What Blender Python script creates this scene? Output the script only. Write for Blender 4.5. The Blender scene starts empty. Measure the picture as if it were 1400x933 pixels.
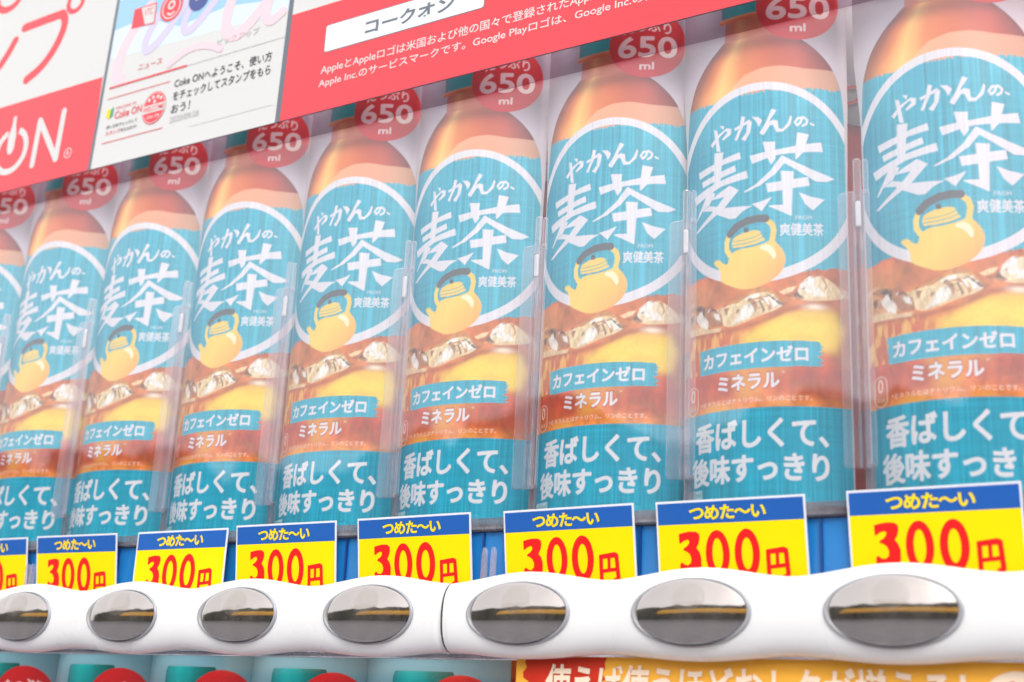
import bpy, math, random
import numpy as np
from math import radians, sin, cos, pi, sqrt

# ------------------------------------------------------------------ scene, camera, light
sc = bpy.context.scene
P = 0.075            # one column of the machine, in metres
H0 = 1.30            # height of the camera above the pavement


def w3(x, y, z):
    """column units (x along the machine, y into it, z up) -> metres"""
    return (x * P, y * P, z * P + H0)


cam_d = bpy.data.cameras.new("camera")
cam = bpy.data.objects.new("camera", cam_d)
sc.collection.objects.link(cam)
sc.camera = cam
YAW, PITCH, ROLL = -0.5608, 0.2905, 0.0497
from mathutils import Matrix, Vector
_f = Vector((sin(YAW) * cos(PITCH), cos(YAW) * cos(PITCH), sin(PITCH)))
_r = Vector((cos(YAW), -sin(YAW), 0))
_u = _r.cross(_f)
_r2 = _r * cos(ROLL) + _u * sin(ROLL)
_u2 = -_r * sin(ROLL) + _u * cos(ROLL)
cam.matrix_world = Matrix(((_r2.x, _u2.x, -_f.x, 0), (_r2.y, _u2.y, -_f.y, 0), (_r2.z, _u2.z, -_f.z, H0), (0, 0, 0, 1)))
cam_d.sensor_width = 36
cam_d.lens = 1810.6 / 1400 * 36
cam_d.clip_start = 0.02
cam_d.clip_end = 500
cam_d.dof.use_dof = True
cam_d.dof.focus_distance = 0.60
cam_d.dof.aperture_fstop = 10.0

SUN_EL, SUN_AZ = radians(38), radians(148)     # azimuth clockwise from +Y
wd = bpy.data.worlds.new("World")
sc.world = wd
wd.use_nodes = True
nt = wd.node_tree
bg = nt.nodes["Background"]
sky = nt.nodes.new("ShaderNodeTexSky")
sky.sky_type = 'NISHITA'
sky.sun_disc = False
sky.sun_elevation = SUN_EL
sky.sun_rotation = SUN_AZ
sky.air_density = 1.0
sky.dust_density = 4.0
sky.ozone_density = 1.0
hsv = nt.nodes.new("ShaderNodeHueSaturation")     # overcast: the blue is mostly washed out
hsv.inputs["Saturation"].default_value = 0.35
nt.links.new(sky.outputs[0], hsv.inputs["Color"])
veil = nt.nodes.new("ShaderNodeMix")               # thin bright cloud deck over the whole sky
veil.data_type = 'RGBA'
veil.inputs[0].default_value = 0.55
veil.inputs[7].default_value = (8.2, 8.3, 8.5, 1)
nt.links.new(hsv.outputs[0], veil.inputs[6])
nt.links.new(veil.outputs[2], bg.inputs[0])
bg.inputs[1].default_value = 0.15

sun_d = bpy.data.lights.new("sun", 'SUN')
sun_d.energy = 0.5
sun_d.angle = radians(14)
sun_d.color = (1.0, 0.96, 0.90)
sun = bpy.data.objects.new("sun", sun_d)
sc.collection.objects.link(sun)
_sd = Vector((sin(SUN_AZ) * cos(SUN_EL), cos(SUN_AZ) * cos(SUN_EL), sin(SUN_EL)))
sun.rotation_euler = _sd.to_track_quat('Z', 'Y').to_euler()
sun.location = (0, -2, 6)

sc.view_settings.view_transform = 'Standard'
sc.view_settings.look = 'None'
sc.view_settings.exposure = 0.86
sc.view_settings.gamma = 1.0
sc.cycles.max_bounces = 10
sc.cycles.transparent_max_bounces = 16
sc.cycles.use_denoising = True


# ------------------------------------------------------------------ helpers
def lin(c):
    c = np.asarray(c, dtype=float) / 255.0
    return np.where(c <= 0.04045, c / 12.92, ((c + 0.055) / 1.055) ** 2.4)


def L4(c):
    return tuple(float(v) for v in lin(c)) + (1.0,)


def principled(name, col, rough=0.5, metal=0.0, spec=0.5, coat=0.0, noise=None, bump=0.0, bump_scale=400):
    m = bpy.data.materials.new(name)
    m.use_nodes = True
    t = m.node_tree
    b = t.nodes["Principled BSDF"]
    b.inputs["Base Color"].default_value = L4(col)
    b.inputs["Roughness"].default_value = rough
    b.inputs["Metallic"].default_value = metal
    b.inputs["Specular IOR Level"].default_value = spec
    b.inputs["Coat Weight"].default_value = coat
    b.inputs["Coat Roughness"].default_value = 0.04
    if noise:
        amt, scale = noise
        tc = t.nodes.new("ShaderNodeTexCoord")
        n = t.nodes.new("ShaderNodeTexNoise")
        n.inputs["Scale"].default_value = scale
        n.inputs["Detail"].default_value = 6
        t.links.new(tc.outputs["Object"], n.inputs["Vector"])
        mr = t.nodes.new("ShaderNodeMapRange")
        mr.inputs[1].default_value = 0.3
        mr.inputs[2].default_value = 0.7
        mr.inputs[3].default_value = 1 - amt
        mr.inputs[4].default_value = 1 + amt * 0.4
        t.links.new(n.outputs[0], mr.inputs[0])
        mx = t.nodes.new("ShaderNodeVectorMath")
        mx.operation = 'SCALE'
        mx.inputs[0].default_value = L4(col)[:3]
        t.links.new(mr.outputs[0], mx.inputs[3])
        t.links.new(mx.outputs[0], b.inputs["Base Color"])
        mr2 = t.nodes.new("ShaderNodeMapRange")
        mr2.inputs[3].default_value = max(0.01, rough * 0.8)
        mr2.inputs[4].default_value = min(1, rough * 1.25)
        t.links.new(n.outputs[0], mr2.inputs[0])
        t.links.new(mr2.outputs[0], b.inputs["Roughness"])
    if bump:
        tc = t.nodes.new("ShaderNodeTexCoord")
        n = t.nodes.new("ShaderNodeTexNoise")
        n.inputs["Scale"].default_value = bump_scale
        n.inputs["Detail"].default_value = 3
        t.links.new(tc.outputs["Object"], n.inputs["Vector"])
        bp = t.nodes.new("ShaderNodeBump")
        bp.inputs["Strength"].default_value = bump
        bp.inputs["Distance"].default_value = 0.001
        t.links.new(n.outputs[0], bp.inputs["Height"])
        t.links.new(bp.outputs[0], b.inputs["Normal"])
        t.links.new(bp.outputs[0], b.inputs["Coat Normal"])
    return m


def clear_plastic(name, tint=(250, 250, 252), dust=0.04, rough=0.03, ior=1.49, scale=9.0, dust_col=(225, 225, 228), edge=0.0):
    """thin clear sheet: see-through, Fresnel gloss, a film of dust and fine scratches"""
    m = bpy.data.materials.new(name)
    m.use_nodes = True
    t = m.node_tree
    t.nodes.clear()
    out = t.nodes.new("ShaderNodeOutputMaterial")
    tr = t.nodes.new("ShaderNodeBsdfTransparent")
    tr.inputs[0].default_value = L4(tint)
    gl = t.nodes.new("ShaderNodeBsdfGlossy")
    gl.inputs["Roughness"].default_value = rough
    df = t.nodes.new("ShaderNodeBsdfDiffuse")
    df.inputs[0].default_value = L4(dust_col)
    fr = t.nodes.new("ShaderNodeFresnel")
    ge = t.nodes.new("ShaderNodeNewGeometry")      # the sheet is thin: same reflectance from either side
    mi = t.nodes.new("ShaderNodeMapRange")
    mi.inputs[3].default_value = ior
    mi.inputs[4].default_value = 1 / ior
    t.links.new(ge.outputs["Backfacing"], mi.inputs[0])
    t.links.new(mi.outputs[0], fr.inputs[0])
    m1 = t.nodes.new("ShaderNodeMixShader")
    m2 = t.nodes.new("ShaderNodeMixShader")
    t.links.new(fr.outputs[0], m1.inputs[0])
    t.links.new(tr.outputs[0], m1.inputs[1])
    t.links.new(gl.outputs[0], m1.inputs[2])
    tc = t.nodes.new("ShaderNodeTexCoord")
    mp = t.nodes.new("ShaderNodeMapping")
    mp.inputs["Scale"].default_value = (1.0, 1.0, 0.35)
    n = t.nodes.new("ShaderNodeTexNoise")
    n.inputs["Scale"].default_value = scale
    n.inputs["Detail"].default_value = 7
    n.inputs["Roughness"].default_value = 0.6
    t.links.new(tc.outputs["Object"], mp.inputs[0])
    t.links.new(mp.outputs[0], n.inputs["Vector"])
    mr = t.nodes.new("ShaderNodeMapRange")
    mr.inputs[1].default_value = 0.3
    mr.inputs[2].default_value = 0.7
    mr.inputs[3].default_value = dust * 0.35
    mr.inputs[4].default_value = dust * 1.9
    t.links.new(n.outputs[0], mr.inputs[0])
    fac = mr.outputs[0]
    if edge:
        lw = t.nodes.new("ShaderNodeLayerWeight")
        lw.inputs[0].default_value = 0.35
        ma = t.nodes.new("ShaderNodeMath")
        ma.operation = 'MULTIPLY_ADD'
        ma.inputs[1].default_value = edge
        t.links.new(lw.outputs["Facing"], ma.inputs[0])
        t.links.new(fac, ma.inputs[2])
        fac = ma.outputs[0]
    t.links.new(fac, m2.inputs[0])
    t.links.new(m1.outputs[0], m2.inputs[1])
    t.links.new(df.outputs[0], m2.inputs[2])
    bp = t.nodes.new("ShaderNodeBump")
    bp.inputs["Strength"].default_value = 0.15
    bp.inputs["Distance"].default_value = 0.002
    n2 = t.nodes.new("ShaderNodeTexNoise")
    n2.inputs["Scale"].default_value = 14
    t.links.new(tc.outputs["Object"], n2.inputs["Vector"])
    t.links.new(n2.outputs[0], bp.inputs["Height"])
    t.links.new(bp.outputs[0], gl.inputs["Normal"])
    t.links.new(m2.outputs[0], out.inputs[0])
    return m


def link(name, data, parent=None, loc=None):
    o = bpy.data.objects.new(name, data)
    sc.collection.objects.link(o)
    if parent is not None:
        o.parent = parent
    if loc is not None:
        o.location = loc
    return o


def thing(name, label, cat, loc, group=None, rot=(0, 0, 0)):
    o = link(name, None, None, loc)
    o.rotation_euler = rot
    o.empty_display_size = 0.02
    o["label"] = label
    o["category"] = cat
    if group:
        o["group"] = group
    return o


def mesh(name, verts, faces, mat, smooth=False):
    me = bpy.data.meshes.new(name)
    me.from_pydata([tuple(v) for v in verts], [], [tuple(f) for f in faces])
    for m in (mat if isinstance(mat, (list, tuple)) else [mat]):
        me.materials.append(m)
    if smooth:
        me.polygons.foreach_set("use_smooth", [True] * len(me.polygons))
    me.update()
    return me


class Geo:
    """collects shapes in local column units, x right, y into the machine, z up"""

    def __init__(self):
        self.v, self.f = [], []

    def add(self, vs, fs):
        n = len(self.v)
        self.v += [tuple(v) for v in vs]
        self.f += [tuple(i + n for i in f) for f in fs]
        return self

    def poly(self, pts, y=0.0):
        """flat filled outline facing -y (triangulated so concave shapes fill properly)"""
        from mathutils.geometry import tessellate_polygon
        tris = tessellate_polygon([[Vector((p[0], p[1], 0)) for p in pts]])
        fs = []
        for a, b, c in tris:
            A, B, C = pts[a], pts[b], pts[c]
            cr = (B[0] - A[0]) * (C[1] - A[1]) - (B[1] - A[1]) * (C[0] - A[0])
            fs.append((a, b, c) if cr > 0 else (a, c, b))
        return self.add([(p[0], y, p[1]) for p in pts], fs)

    def rect(self, x0, x1, z0, z1, y=0.0):
        return self.add([(x0, y, z0), (x1, y, z0), (x1, y, z1), (x0, y, z1)], [(0, 1, 2, 3)])

    def box(self, x0, x1, y0, y1, z0, z1):
        vs = [(x, y, z) for z in (z0, z1) for y in (y0, y1) for x in (x0, x1)]
        return self.add(vs, [(0, 2, 3, 1), (4, 5, 7, 6), (0, 1, 5, 4), (2, 6, 7, 3), (0, 4, 6, 2), (1, 3, 7, 5)])

    def slab(self, pts, y0, y1):
        """outline (counter-clockwise seen from the front) with real thickness"""
        n = len(pts)
        self.poly(pts, y0)
        vs = [(p[0], y0, p[1]) for p in pts] + [(p[0], y1, p[1]) for p in pts]
        fs = [(i, n + i, n + (i + 1) % n, (i + 1) % n) for i in range(n)]
        self.add(vs, fs)
        k = len(self.v)
        self.poly(pts, y1)
        return self

    def stroke(self, pts, w, y=0.0, cap=True):
        """flat brush stroke of width w with round ends; joints share one outline"""
        if len(pts) > 2:                        # round the corners of the brush path
            for _ in range(2):
                q = [pts[0]]
                for a, b in zip(pts[:-1], pts[1:]):
                    q += [(a[0] * .75 + b[0] * .25, a[1] * .75 + b[1] * .25), (a[0] * .25 + b[0] * .75, a[1] * .25 + b[1] * .75)]
                pts = q + [pts[-1]]
        L, R = [], []
        n = len(pts)
        for i, p in enumerate(pts):
            a = pts[max(0, i - 1)]
            b = pts[min(n - 1, i + 1)]
            dx, dz = b[0] - a[0], b[1] - a[1]
            l = sqrt(dx * dx + dz * dz) or 1
            nx, nz = -dz / l * w / 2, dx / l * w / 2
            L.append((p[0] + nx, p[1] + nz))
            R.append((p[0] - nx, p[1] - nz))
        out = L[:]
        if cap:
            a, b = pts[-1], pts[-2]
            an = math.atan2(a[1] - b[1], a[0] - b[0])
            out += [(a[0] + w / 2 * cos(an + pi / 2 - t * pi / 6), a[1] + w / 2 * sin(an + pi / 2 - t * pi / 6)) for t in range(1, 6)]
        out += R[::-1]
        if cap:
            a, b = pts[0], pts[1]
            an = math.atan2(a[1] - b[1], a[0] - b[0])
            out += [(a[0] + w / 2 * cos(an + pi / 2 - t * pi / 6), a[1] + w / 2 * sin(an + pi / 2 - t * pi / 6)) for t in range(1, 6)]
        return self.poly(out, y)

    def disc(self, cx, cz, a, b, y=0.0, n=40, rot=0):
        return self.poly([(cx + a * cos(t) * cos(rot) - b * sin(t) * sin(rot), cz + a * cos(t) * sin(rot) + b * sin(t) * cos(rot))
                          for t in [2 * pi * i / n for i in range(n)]], y)

    def ring(self, cx, cz, a, b, a2, b2, y=0.0, n=40, t0=0, t1=2 * pi):
        full = abs(t1 - t0 - 2 * pi) < 1e-6
        k = n if full else n + 1
        vs = []
        for i in range(k):
            t = t0 + (t1 - t0) * i / n
            vs += [(cx + a * cos(t), y, cz + b * sin(t)), (cx + a2 * cos(t), y, cz + b2 * sin(t))]
        fs = []
        for i in range(n):
            j = (i + 1) % k
            fs.append((2 * i, 2 * j, 2 * j + 1, 2 * i + 1))
        return self.add(vs, fs)

    def mesh(self, name, mat, smooth=False, s=P):
        return mesh(name, [(a * s, b * s, c * s) for a, b, c in self.v], self.f, mat, smooth)


_tcache = {}


def text_tris(body, bold=0.0, spacing=1.0):
    """triangles of a line of text in the built-in font, scaled to the unit box"""
    key = (body, bold, spacing)
    if key in _tcache:
        return _tcache[key]
    cu = bpy.data.curves.new("t", 'FONT')
    cu.body = body
    cu.size = 1.0
    cu.resolution_u = 5
    cu.offset = bold
    cu.space_character = spacing
    o = bpy.data.objects.new("t", cu)
    sc.collection.objects.link(o)
    dg = bpy.context.evaluated_depsgraph_get()
    me = o.evaluated_get(dg).to_mesh()
    v = np.array([x.co[:2] for x in me.vertices])
    me.calc_loop_triangles()
    t = np.array([x.vertices[:] for x in me.loop_triangles])
    o.evaluated_get(dg).to_mesh_clear()
    bpy.data.objects.remove(o)
    bpy.data.curves.remove(cu)
    lo, hi = v.min(0), v.max(0)
    v = (v - lo) / (hi - lo)
    _tcache[key] = (v, t)
    return v, t


def text_geo(g, body, x0, x1, z0, z1, y=0.0, bold=0.0, shear=0.0, spacing=1.0):
    v, t = text_tris(body, bold, spacing)
    vs, fs = [], []
    X = x0 + v[:, 0] * (x1 - x0) + shear * v[:, 1] * (z1 - z0)
    Z = z0 + v[:, 1] * (z1 - z0)
    vs = [(float(a), y, float(b)) for a, b in zip(X, Z)]
    for a, b, c in t:
        cr = (X[b] - X[a]) * (Z[c] - Z[a]) - (Z[b] - Z[a]) * (X[c] - X[a])
        if abs(cr) < 1e-12:
            continue
        fs.append((int(a), int(b), int(c)) if cr > 0 else (int(a), int(c), int(b)))
    g.add(vs, fs)
    return g


# ------------------------------------------------------------------ the printed art of the bottle cards
# outlines in (s, z): s along the curved paper, z up, in column units
TITLE = [[(-0.325, 3.176), (-0.196, 3.192), (-0.133, 3.205), (-0.028, 3.223), (-0.02, 3.181), (-0.134, 3.171), (-0.198, 3.153), (-0.314, 3.132)], [(-0.297, 3.108), (-0.199, 3.121), (-0.058, 3.148), (-0.051, 3.11), (-0.201, 3.083), (-0.287, 3.071)], [(-0.365, 3.031), (-0.201, 3.067), (0.014, 3.101), (0.022, 3.054), (-0.154, 3.038), (-0.231, 3.014), (-0.345, 2.98)], [(-0.197, 3.26), (-0.133, 3.249), (-0.145, 3.177), (-0.156, 3.042), (-0.202, 3.042), (-0.2, 3.143)], [(-0.246, 3.034), (-0.189, 3.008), (-0.233, 2.95), (-0.292, 2.925), (-0.336, 2.878), (-0.342, 2.884), (-0.29, 2.961)], [(-0.205, 2.984), (-0.091, 3.031), (-0.034, 2.99), (-0.124, 2.904), (-0.191, 2.869), (-0.332, 2.802), (-0.352, 2.807), (-0.244, 2.874), (-0.173, 2.925), (-0.128, 2.97), (-0.217, 2.973)], [(-0.292, 2.925), (-0.234, 2.943), (-0.124, 2.901), (0.045, 2.881), (-0.012, 2.858), (-0.053, 2.824), (-0.09, 2.825), (-0.183, 2.877), (-0.22, 2.906)], [(0.032, 3.186), (0.121, 3.2), (0.213, 3.21), (0.304, 3.228), (0.433, 3.25), (0.443, 3.192), (0.336, 3.186), (0.213, 3.177), (0.147, 3.164), (0.048, 3.136)], [(0.107, 3.263), (0.178, 3.256), (0.174, 3.191), (0.18, 3.154), (0.154, 3.117), (0.138, 3.151), (0.121, 3.203)], [(0.3, 3.307), (0.365, 3.296), (0.343, 3.222), (0.329, 3.182), (0.29, 3.139), (0.287, 3.178), (0.294, 3.25)], [(0.213, 3.17), (0.245, 3.143), (0.179, 3.061), (0.093, 2.999), (0.005, 2.968), (-0.004, 2.974), (0.067, 3.009), (0.147, 3.078)], [(0.213, 3.17), (0.283, 3.128), (0.38, 3.08), (0.508, 3.034), (0.458, 3.011), (0.398, 3.01), (0.314, 3.064), (0.225, 3.123)], [(0.123, 3.006), (0.211, 3.013), (0.356, 3.035), (0.364, 2.983), (0.21, 2.958), (0.134, 2.951)], [(0.206, 3.075), (0.278, 3.069), (0.272, 2.986), (0.263, 2.801), (0.139, 2.866), (0.145, 2.872), (0.217, 2.871), (0.214, 2.959)], [(0.043, 2.892), (0.1, 2.902), (0.157, 2.922), (0.099, 2.842)], [(0.305, 2.942), (0.37, 2.917), (0.446, 2.904), (0.379, 2.836), (0.337, 2.873)], [(-0.202, 3.409), (-0.178, 3.398), (-0.154, 3.257), (-0.181, 3.268)], [(-0.227, 3.321), (-0.171, 3.366), (-0.112, 3.394), (-0.081, 3.382), (-0.084, 3.347), (-0.135, 3.323), (-0.144, 3.334), (-0.106, 3.365), (-0.119, 3.378), (-0.168, 3.347), (-0.212, 3.299)], [(-0.159, 3.422), (-0.128, 3.413), (-0.135, 3.388)], [(-0.063, 3.378), (-0.013, 3.395), (0.029, 3.416), (0.046, 3.395), (0.035, 3.333), (0.007, 3.285), (-0.019, 3.302), (-0.005, 3.314), (0.012, 3.337), (0.018, 3.389), (-0.028, 3.375), (-0.054, 3.361)], [(-0.016, 3.446), (0.007, 3.435), (-0.01, 3.371), (-0.045, 3.297), (-0.06, 3.306), (-0.034, 3.365)], [(0.046, 3.428), (0.085, 3.421), (0.106, 3.397), (0.087, 3.359), (0.074, 3.39)], [(0.16, 3.464), (0.187, 3.45), (0.144, 3.384), (0.164, 3.393), (0.193, 3.385), (0.198, 3.337), (0.221, 3.333), (0.248, 3.367), (0.264, 3.416), (0.273, 3.401), (0.263, 3.354), (0.221, 3.315), (0.185, 3.315), (0.168, 3.36), (0.151, 3.362), (0.113, 3.303), (0.09, 3.32), (0.127, 3.383)], [(0.371, 3.37), (0.4, 3.357), (0.393, 3.348), (0.373, 3.358)]]
TITLE_NO = [(0.329, 3.398), (0.318, 3.365), (0.3, 3.351), (0.289, 3.371), (0.305, 3.395), (0.337, 3.401), (0.358, 3.384), (0.352, 3.36), (0.331, 3.348)]
KETTLE = {'body': [(-0.1, 2.579), (-0.084, 2.612), (-0.048, 2.634), (0.028, 2.633), (0.105, 2.646), (0.154, 2.667), (0.185, 2.644), (0.219, 2.594), (0.229, 2.55), (0.218, 2.5), (0.189, 2.458), (0.136, 2.417), (0.061, 2.392), (-0.011, 2.391), (-0.068, 2.415), (-0.154, 2.462), (-0.149, 2.512), (-0.167, 2.547), (-0.208, 2.589), (-0.164, 2.601), (-0.135, 2.567), (-0.104, 2.554)], 'lid': [(-0.069, 2.702), (-0.051, 2.714), (-0.003, 2.729), (0.057, 2.734), (0.09, 2.724), (0.093, 2.711), (0.106, 2.684), (0.117, 2.67), (0.06, 2.65), (-0.013, 2.644), (-0.07, 2.648), (-0.078, 2.671)], 'l1': [(-0.064, 2.684), (-0.001, 2.684), (0.059, 2.693), (0.097, 2.71)], 'l2': [(-0.071, 2.663), (-0.0, 2.662), (0.066, 2.671), (0.106, 2.69)], 'knob': [(-0.007, 2.771), (0.021, 2.767), (0.024, 2.732), (-0.003, 2.732)], 'hd': [(-0.088, 2.735), (-0.051, 2.77), (0.013, 2.794), (0.074, 2.801), (0.12, 2.796)], 'hl': [(-0.097, 2.729), (-0.111, 2.684), (-0.109, 2.641), (-0.091, 2.609)], 'hr': [(0.12, 2.791), (0.155, 2.76), (0.166, 2.721), (0.158, 2.68)], 'hi': [(0.08, 2.623), (0.099, 2.64), (0.136, 2.643), (0.161, 2.62), (0.178, 2.584), (0.171, 2.556), (0.159, 2.553), (0.144, 2.583), (0.118, 2.607)]}
ICE = [('c', [(-0.129, 2.261), (-0.071, 2.302), (-0.009, 2.337), (0.036, 2.363), (0.1, 2.367), (0.137, 2.361), (0.181, 2.321), (0.214, 2.289), (0.182, 2.26), (0.092, 2.234), (-0.038, 2.192), (-0.096, 2.187), (-0.142, 2.207)]), ('c', [(-0.241, 2.289), (-0.147, 2.308), (-0.064, 2.32), (-0.015, 2.313), (-0.07, 2.271), (-0.112, 2.227), (-0.159, 2.223)]), ('b', [(-0.418, 2.356), (-0.328, 2.366), (-0.216, 2.328), (-0.145, 2.27), (-0.135, 2.206), (-0.209, 2.207), (-0.269, 2.269), (-0.324, 2.307)]), ('w', [(-0.346, 2.287), (-0.303, 2.321), (-0.27, 2.289), (-0.238, 2.244), (-0.245, 2.201), (-0.296, 2.225)]), ('c', [(-0.405, 2.224), (-0.307, 2.227), (-0.227, 2.198), (-0.142, 2.195), (-0.157, 2.172), (-0.402, 2.191)]), ('w', [(-0.081, 2.198), (-0.04, 2.248), (-0.008, 2.3), (0.038, 2.307), (0.059, 2.268), (0.028, 2.228)]), ('b', [(0.037, 2.332), (0.113, 2.344), (0.139, 2.311), (0.152, 2.267), (0.134, 2.256), (0.121, 2.3), (0.089, 2.325)]), ('w', [(0.125, 2.349), (0.163, 2.322), (0.206, 2.283), (0.164, 2.267), (0.151, 2.298)]), ('w', [(-0.009, 2.331), (0.037, 2.357), (0.088, 2.358), (0.076, 2.341), (0.024, 2.331)]), ('d', [(0.113, 2.362), (0.15, 2.341), (0.214, 2.289), (0.194, 2.284), (0.151, 2.323)]), ('w', [(0.281, 2.332), (0.303, 2.406), (0.355, 2.451), (0.414, 2.448), (0.457, 2.402), (0.475, 2.354), (0.434, 2.332), (0.375, 2.332), (0.328, 2.32)]), ('c', [(0.27, 2.325), (0.33, 2.4), (0.4, 2.462), (0.47, 2.43), (0.52, 2.385), (0.56, 2.335), (0.45, 2.315), (0.34, 2.305)]), ('d', [(-0.278, 2.314), (-0.265, 2.327), (-0.264, 2.339), (-0.277, 2.333)]), ('d', [(-0.385, 2.287), (-0.366, 2.299), (-0.359, 2.311), (-0.379, 2.306)]), ('b', [(-0.323, 2.327), (-0.306, 2.332), (-0.297, 2.337), (-0.314, 2.336)]), ('d', [(-0.351, 2.268), (-0.337, 2.281), (-0.33, 2.294), (-0.344, 2.284)]), ('b', [(-0.365, 2.302), (-0.348, 2.305), (-0.344, 2.309), (-0.361, 2.312)]), ('b', [(-0.251, 2.336), (-0.236, 2.34), (-0.231, 2.345), (-0.245, 2.345)]), ('w', [(-0.293, 2.308), (-0.283, 2.315), (-0.285, 2.323), (-0.295, 2.321)]), ('w', [(-0.336, 2.276), (-0.323, 2.28), (-0.316, 2.285), (-0.329, 2.284)]), ('w', [(-0.243, 2.299), (-0.23, 2.309), (-0.225, 2.319), (-0.237, 2.312)]), ('d', [(-0.049, 2.268), (-0.034, 2.275), (-0.03, 2.282), (-0.046, 2.281)]), ('d', [(-0.139, 2.305), (-0.117, 2.315), (-0.105, 2.326), (-0.127, 2.32)]), ('b', [(-0.054, 2.259), (-0.034, 2.265), (-0.021, 2.27), (-0.041, 2.268)]), ('w', [(-0.08, 2.306), (-0.065, 2.311), (-0.062, 2.315), (-0.077, 2.317)]), ('b', [(-0.125, 2.258), (-0.114, 2.268), (-0.109, 2.278), (-0.121, 2.271)]), ('b', [(-0.055, 2.259), (-0.039, 2.266), (-0.036, 2.272), (-0.052, 2.273)]), ('d', [(-0.125, 2.279), (-0.102, 2.289), (-0.091, 2.299), (-0.115, 2.296)]), ('b', [(-0.165, 2.285), (-0.154, 2.293), (-0.153, 2.301), (-0.165, 2.298)]), ('d', [(0.114, 2.335), (0.132, 2.339), (0.135, 2.342), (0.118, 2.346)]), ('b', [(0.156, 2.267), (0.175, 2.276), (0.186, 2.285), (0.167, 2.28)]), ('b', [(0.066, 2.269), (0.091, 2.276), (0.107, 2.283), (0.081, 2.281)]), ('d', [(0.014, 2.316), (0.033, 2.328), (0.04, 2.341), (0.02, 2.335)]), ('d', [(0.02, 2.291), (0.031, 2.296), (0.035, 2.301), (0.024, 2.3)]), ('w', [(0.143, 2.333), (0.16, 2.341), (0.165, 2.349), (0.148, 2.347)]), ('d', [(0.039, 2.298), (0.065, 2.306), (0.078, 2.314), (0.053, 2.312)]), ('w', [(0.163, 2.309), (0.179, 2.316), (0.188, 2.324), (0.172, 2.32)]), ('w', [(0.083, 2.303), (0.104, 2.309), (0.113, 2.314), (0.092, 2.315)]), ('c', [(0.43, 2.44), (0.47, 2.4), (0.49, 2.35), (0.45, 2.34), (0.42, 2.38)]), ('w', [(0.36, 2.335), (0.4, 2.39), (0.44, 2.34)]), ('b', [(0.3, 2.4), (0.36, 2.445), (0.41, 2.455), (0.36, 2.435)]), ('b', [(0.2, 2.335), (0.255, 2.348), (0.285, 2.378), (0.292, 2.352), (0.325, 2.325), (0.3, 2.312), (0.27, 2.328)]), ('d', [(0.262, 2.338), (0.288, 2.366), (0.296, 2.346), (0.316, 2.322), (0.288, 2.332)]), ('d', [(0.3, 2.375), (0.34, 2.386), (0.37, 2.366), (0.345, 2.376)]), ('c', [(0.19, 2.36), (0.24, 2.385), (0.285, 2.392), (0.262, 2.362), (0.215, 2.345)]), ('w', [(0.33, 2.4), (0.352, 2.445), (0.385, 2.44), (0.372, 2.4), (0.4, 2.37), (0.36, 2.35), (0.325, 2.365)]), ('b', [(0.41, 2.45), (0.44, 2.4), (0.43, 2.36), (0.452, 2.395), (0.435, 2.445)]), ('d', [(0.075, 2.318), (0.088, 2.322), (0.112, 2.262), (0.104, 2.246), (0.092, 2.285)]), ('b', [(0.02, 2.336), (0.05, 2.33), (0.072, 2.29), (0.062, 2.246), (0.048, 2.285), (0.03, 2.31)]), ('w', [(0.1, 2.34), (0.128, 2.33), (0.14, 2.285), (0.122, 2.3)]), ('d', [(-0.235, 2.305), (-0.205, 2.318), (-0.165, 2.29), (-0.2, 2.3)]), ('w', [(-0.2, 2.285), (-0.165, 2.278), (-0.15, 2.235), (-0.185, 2.25)]), ('b', [(-0.13, 2.305), (-0.095, 2.3), (-0.11, 2.255), (-0.125, 2.28)]), ('d', [(-0.35, 2.345), (-0.3, 2.352), (-0.262, 2.318), (-0.272, 2.27), (-0.29, 2.32), (-0.33, 2.33)]), ('d', [(-0.4, 2.3), (-0.375, 2.315), (-0.36, 2.28), (-0.385, 2.262)])]
RUST = [(-0.401, 2.185), (-0.11, 2.177), (0.092, 2.209), (0.212, 2.265), (0.329, 2.296), (0.482, 2.312), (0.482, 2.287), (0.352, 2.272), (0.236, 2.246), (0.093, 2.185), (-0.094, 2.15), (-0.399, 2.161)]
SUNNY = [(0.044, 2.146), (0.093, 2.179), (0.165, 2.217), (0.259, 2.246), (0.353, 2.26), (0.435, 2.246), (0.46, 2.169), (0.437, 2.1), (-0.035, 2.099)]

S0, S1, Z0, Z1 = -0.53, 0.63, 1.19, 4.62
DP = 0.0020
NW, NH = int((S1 - S0) / DP), int((Z1 - Z0) / DP)


def vnoise(h, w, ch, cw, rng):
    """smooth value noise on an h x w sheet with cells of ch x cw pixels"""
    gh, gw = int(h / ch) + 3, int(w / cw) + 3
    g = rng.random((gh, gw))
    yy = np.arange(h) / ch
    xx = np.arange(w) / cw
    y0 = yy.astype(int)
    x0 = xx.astype(int)
    fy = (yy - y0)[:, None]
    fx = (xx - x0)[None, :]
    fy = fy * fy * (3 - 2 * fy)
    fx = fx * fx * (3 - 2 * fx)
    a = g[y0][:, x0]
    b = g[y0][:, x0 + 1]
    c = g[y0 + 1][:, x0]
    d = g[y0 + 1][:, x0 + 1]
    return (a * (1 - fx) + b * fx) * (1 - fy) + (c * (1 - fx) + d * fx) * fy


def chaikin(pts, n=2):
    for _ in range(n):
        q = []
        for i in range(len(pts)):
            a, b = pts[i], pts[(i + 1) % len(pts)]
            q += [(a[0] * .75 + b[0] * .25, a[1] * .75 + b[1] * .25), (a[0] * .25 + b[0] * .75, a[1] * .25 + b[1] * .75)]
        pts = q
    return pts


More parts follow.
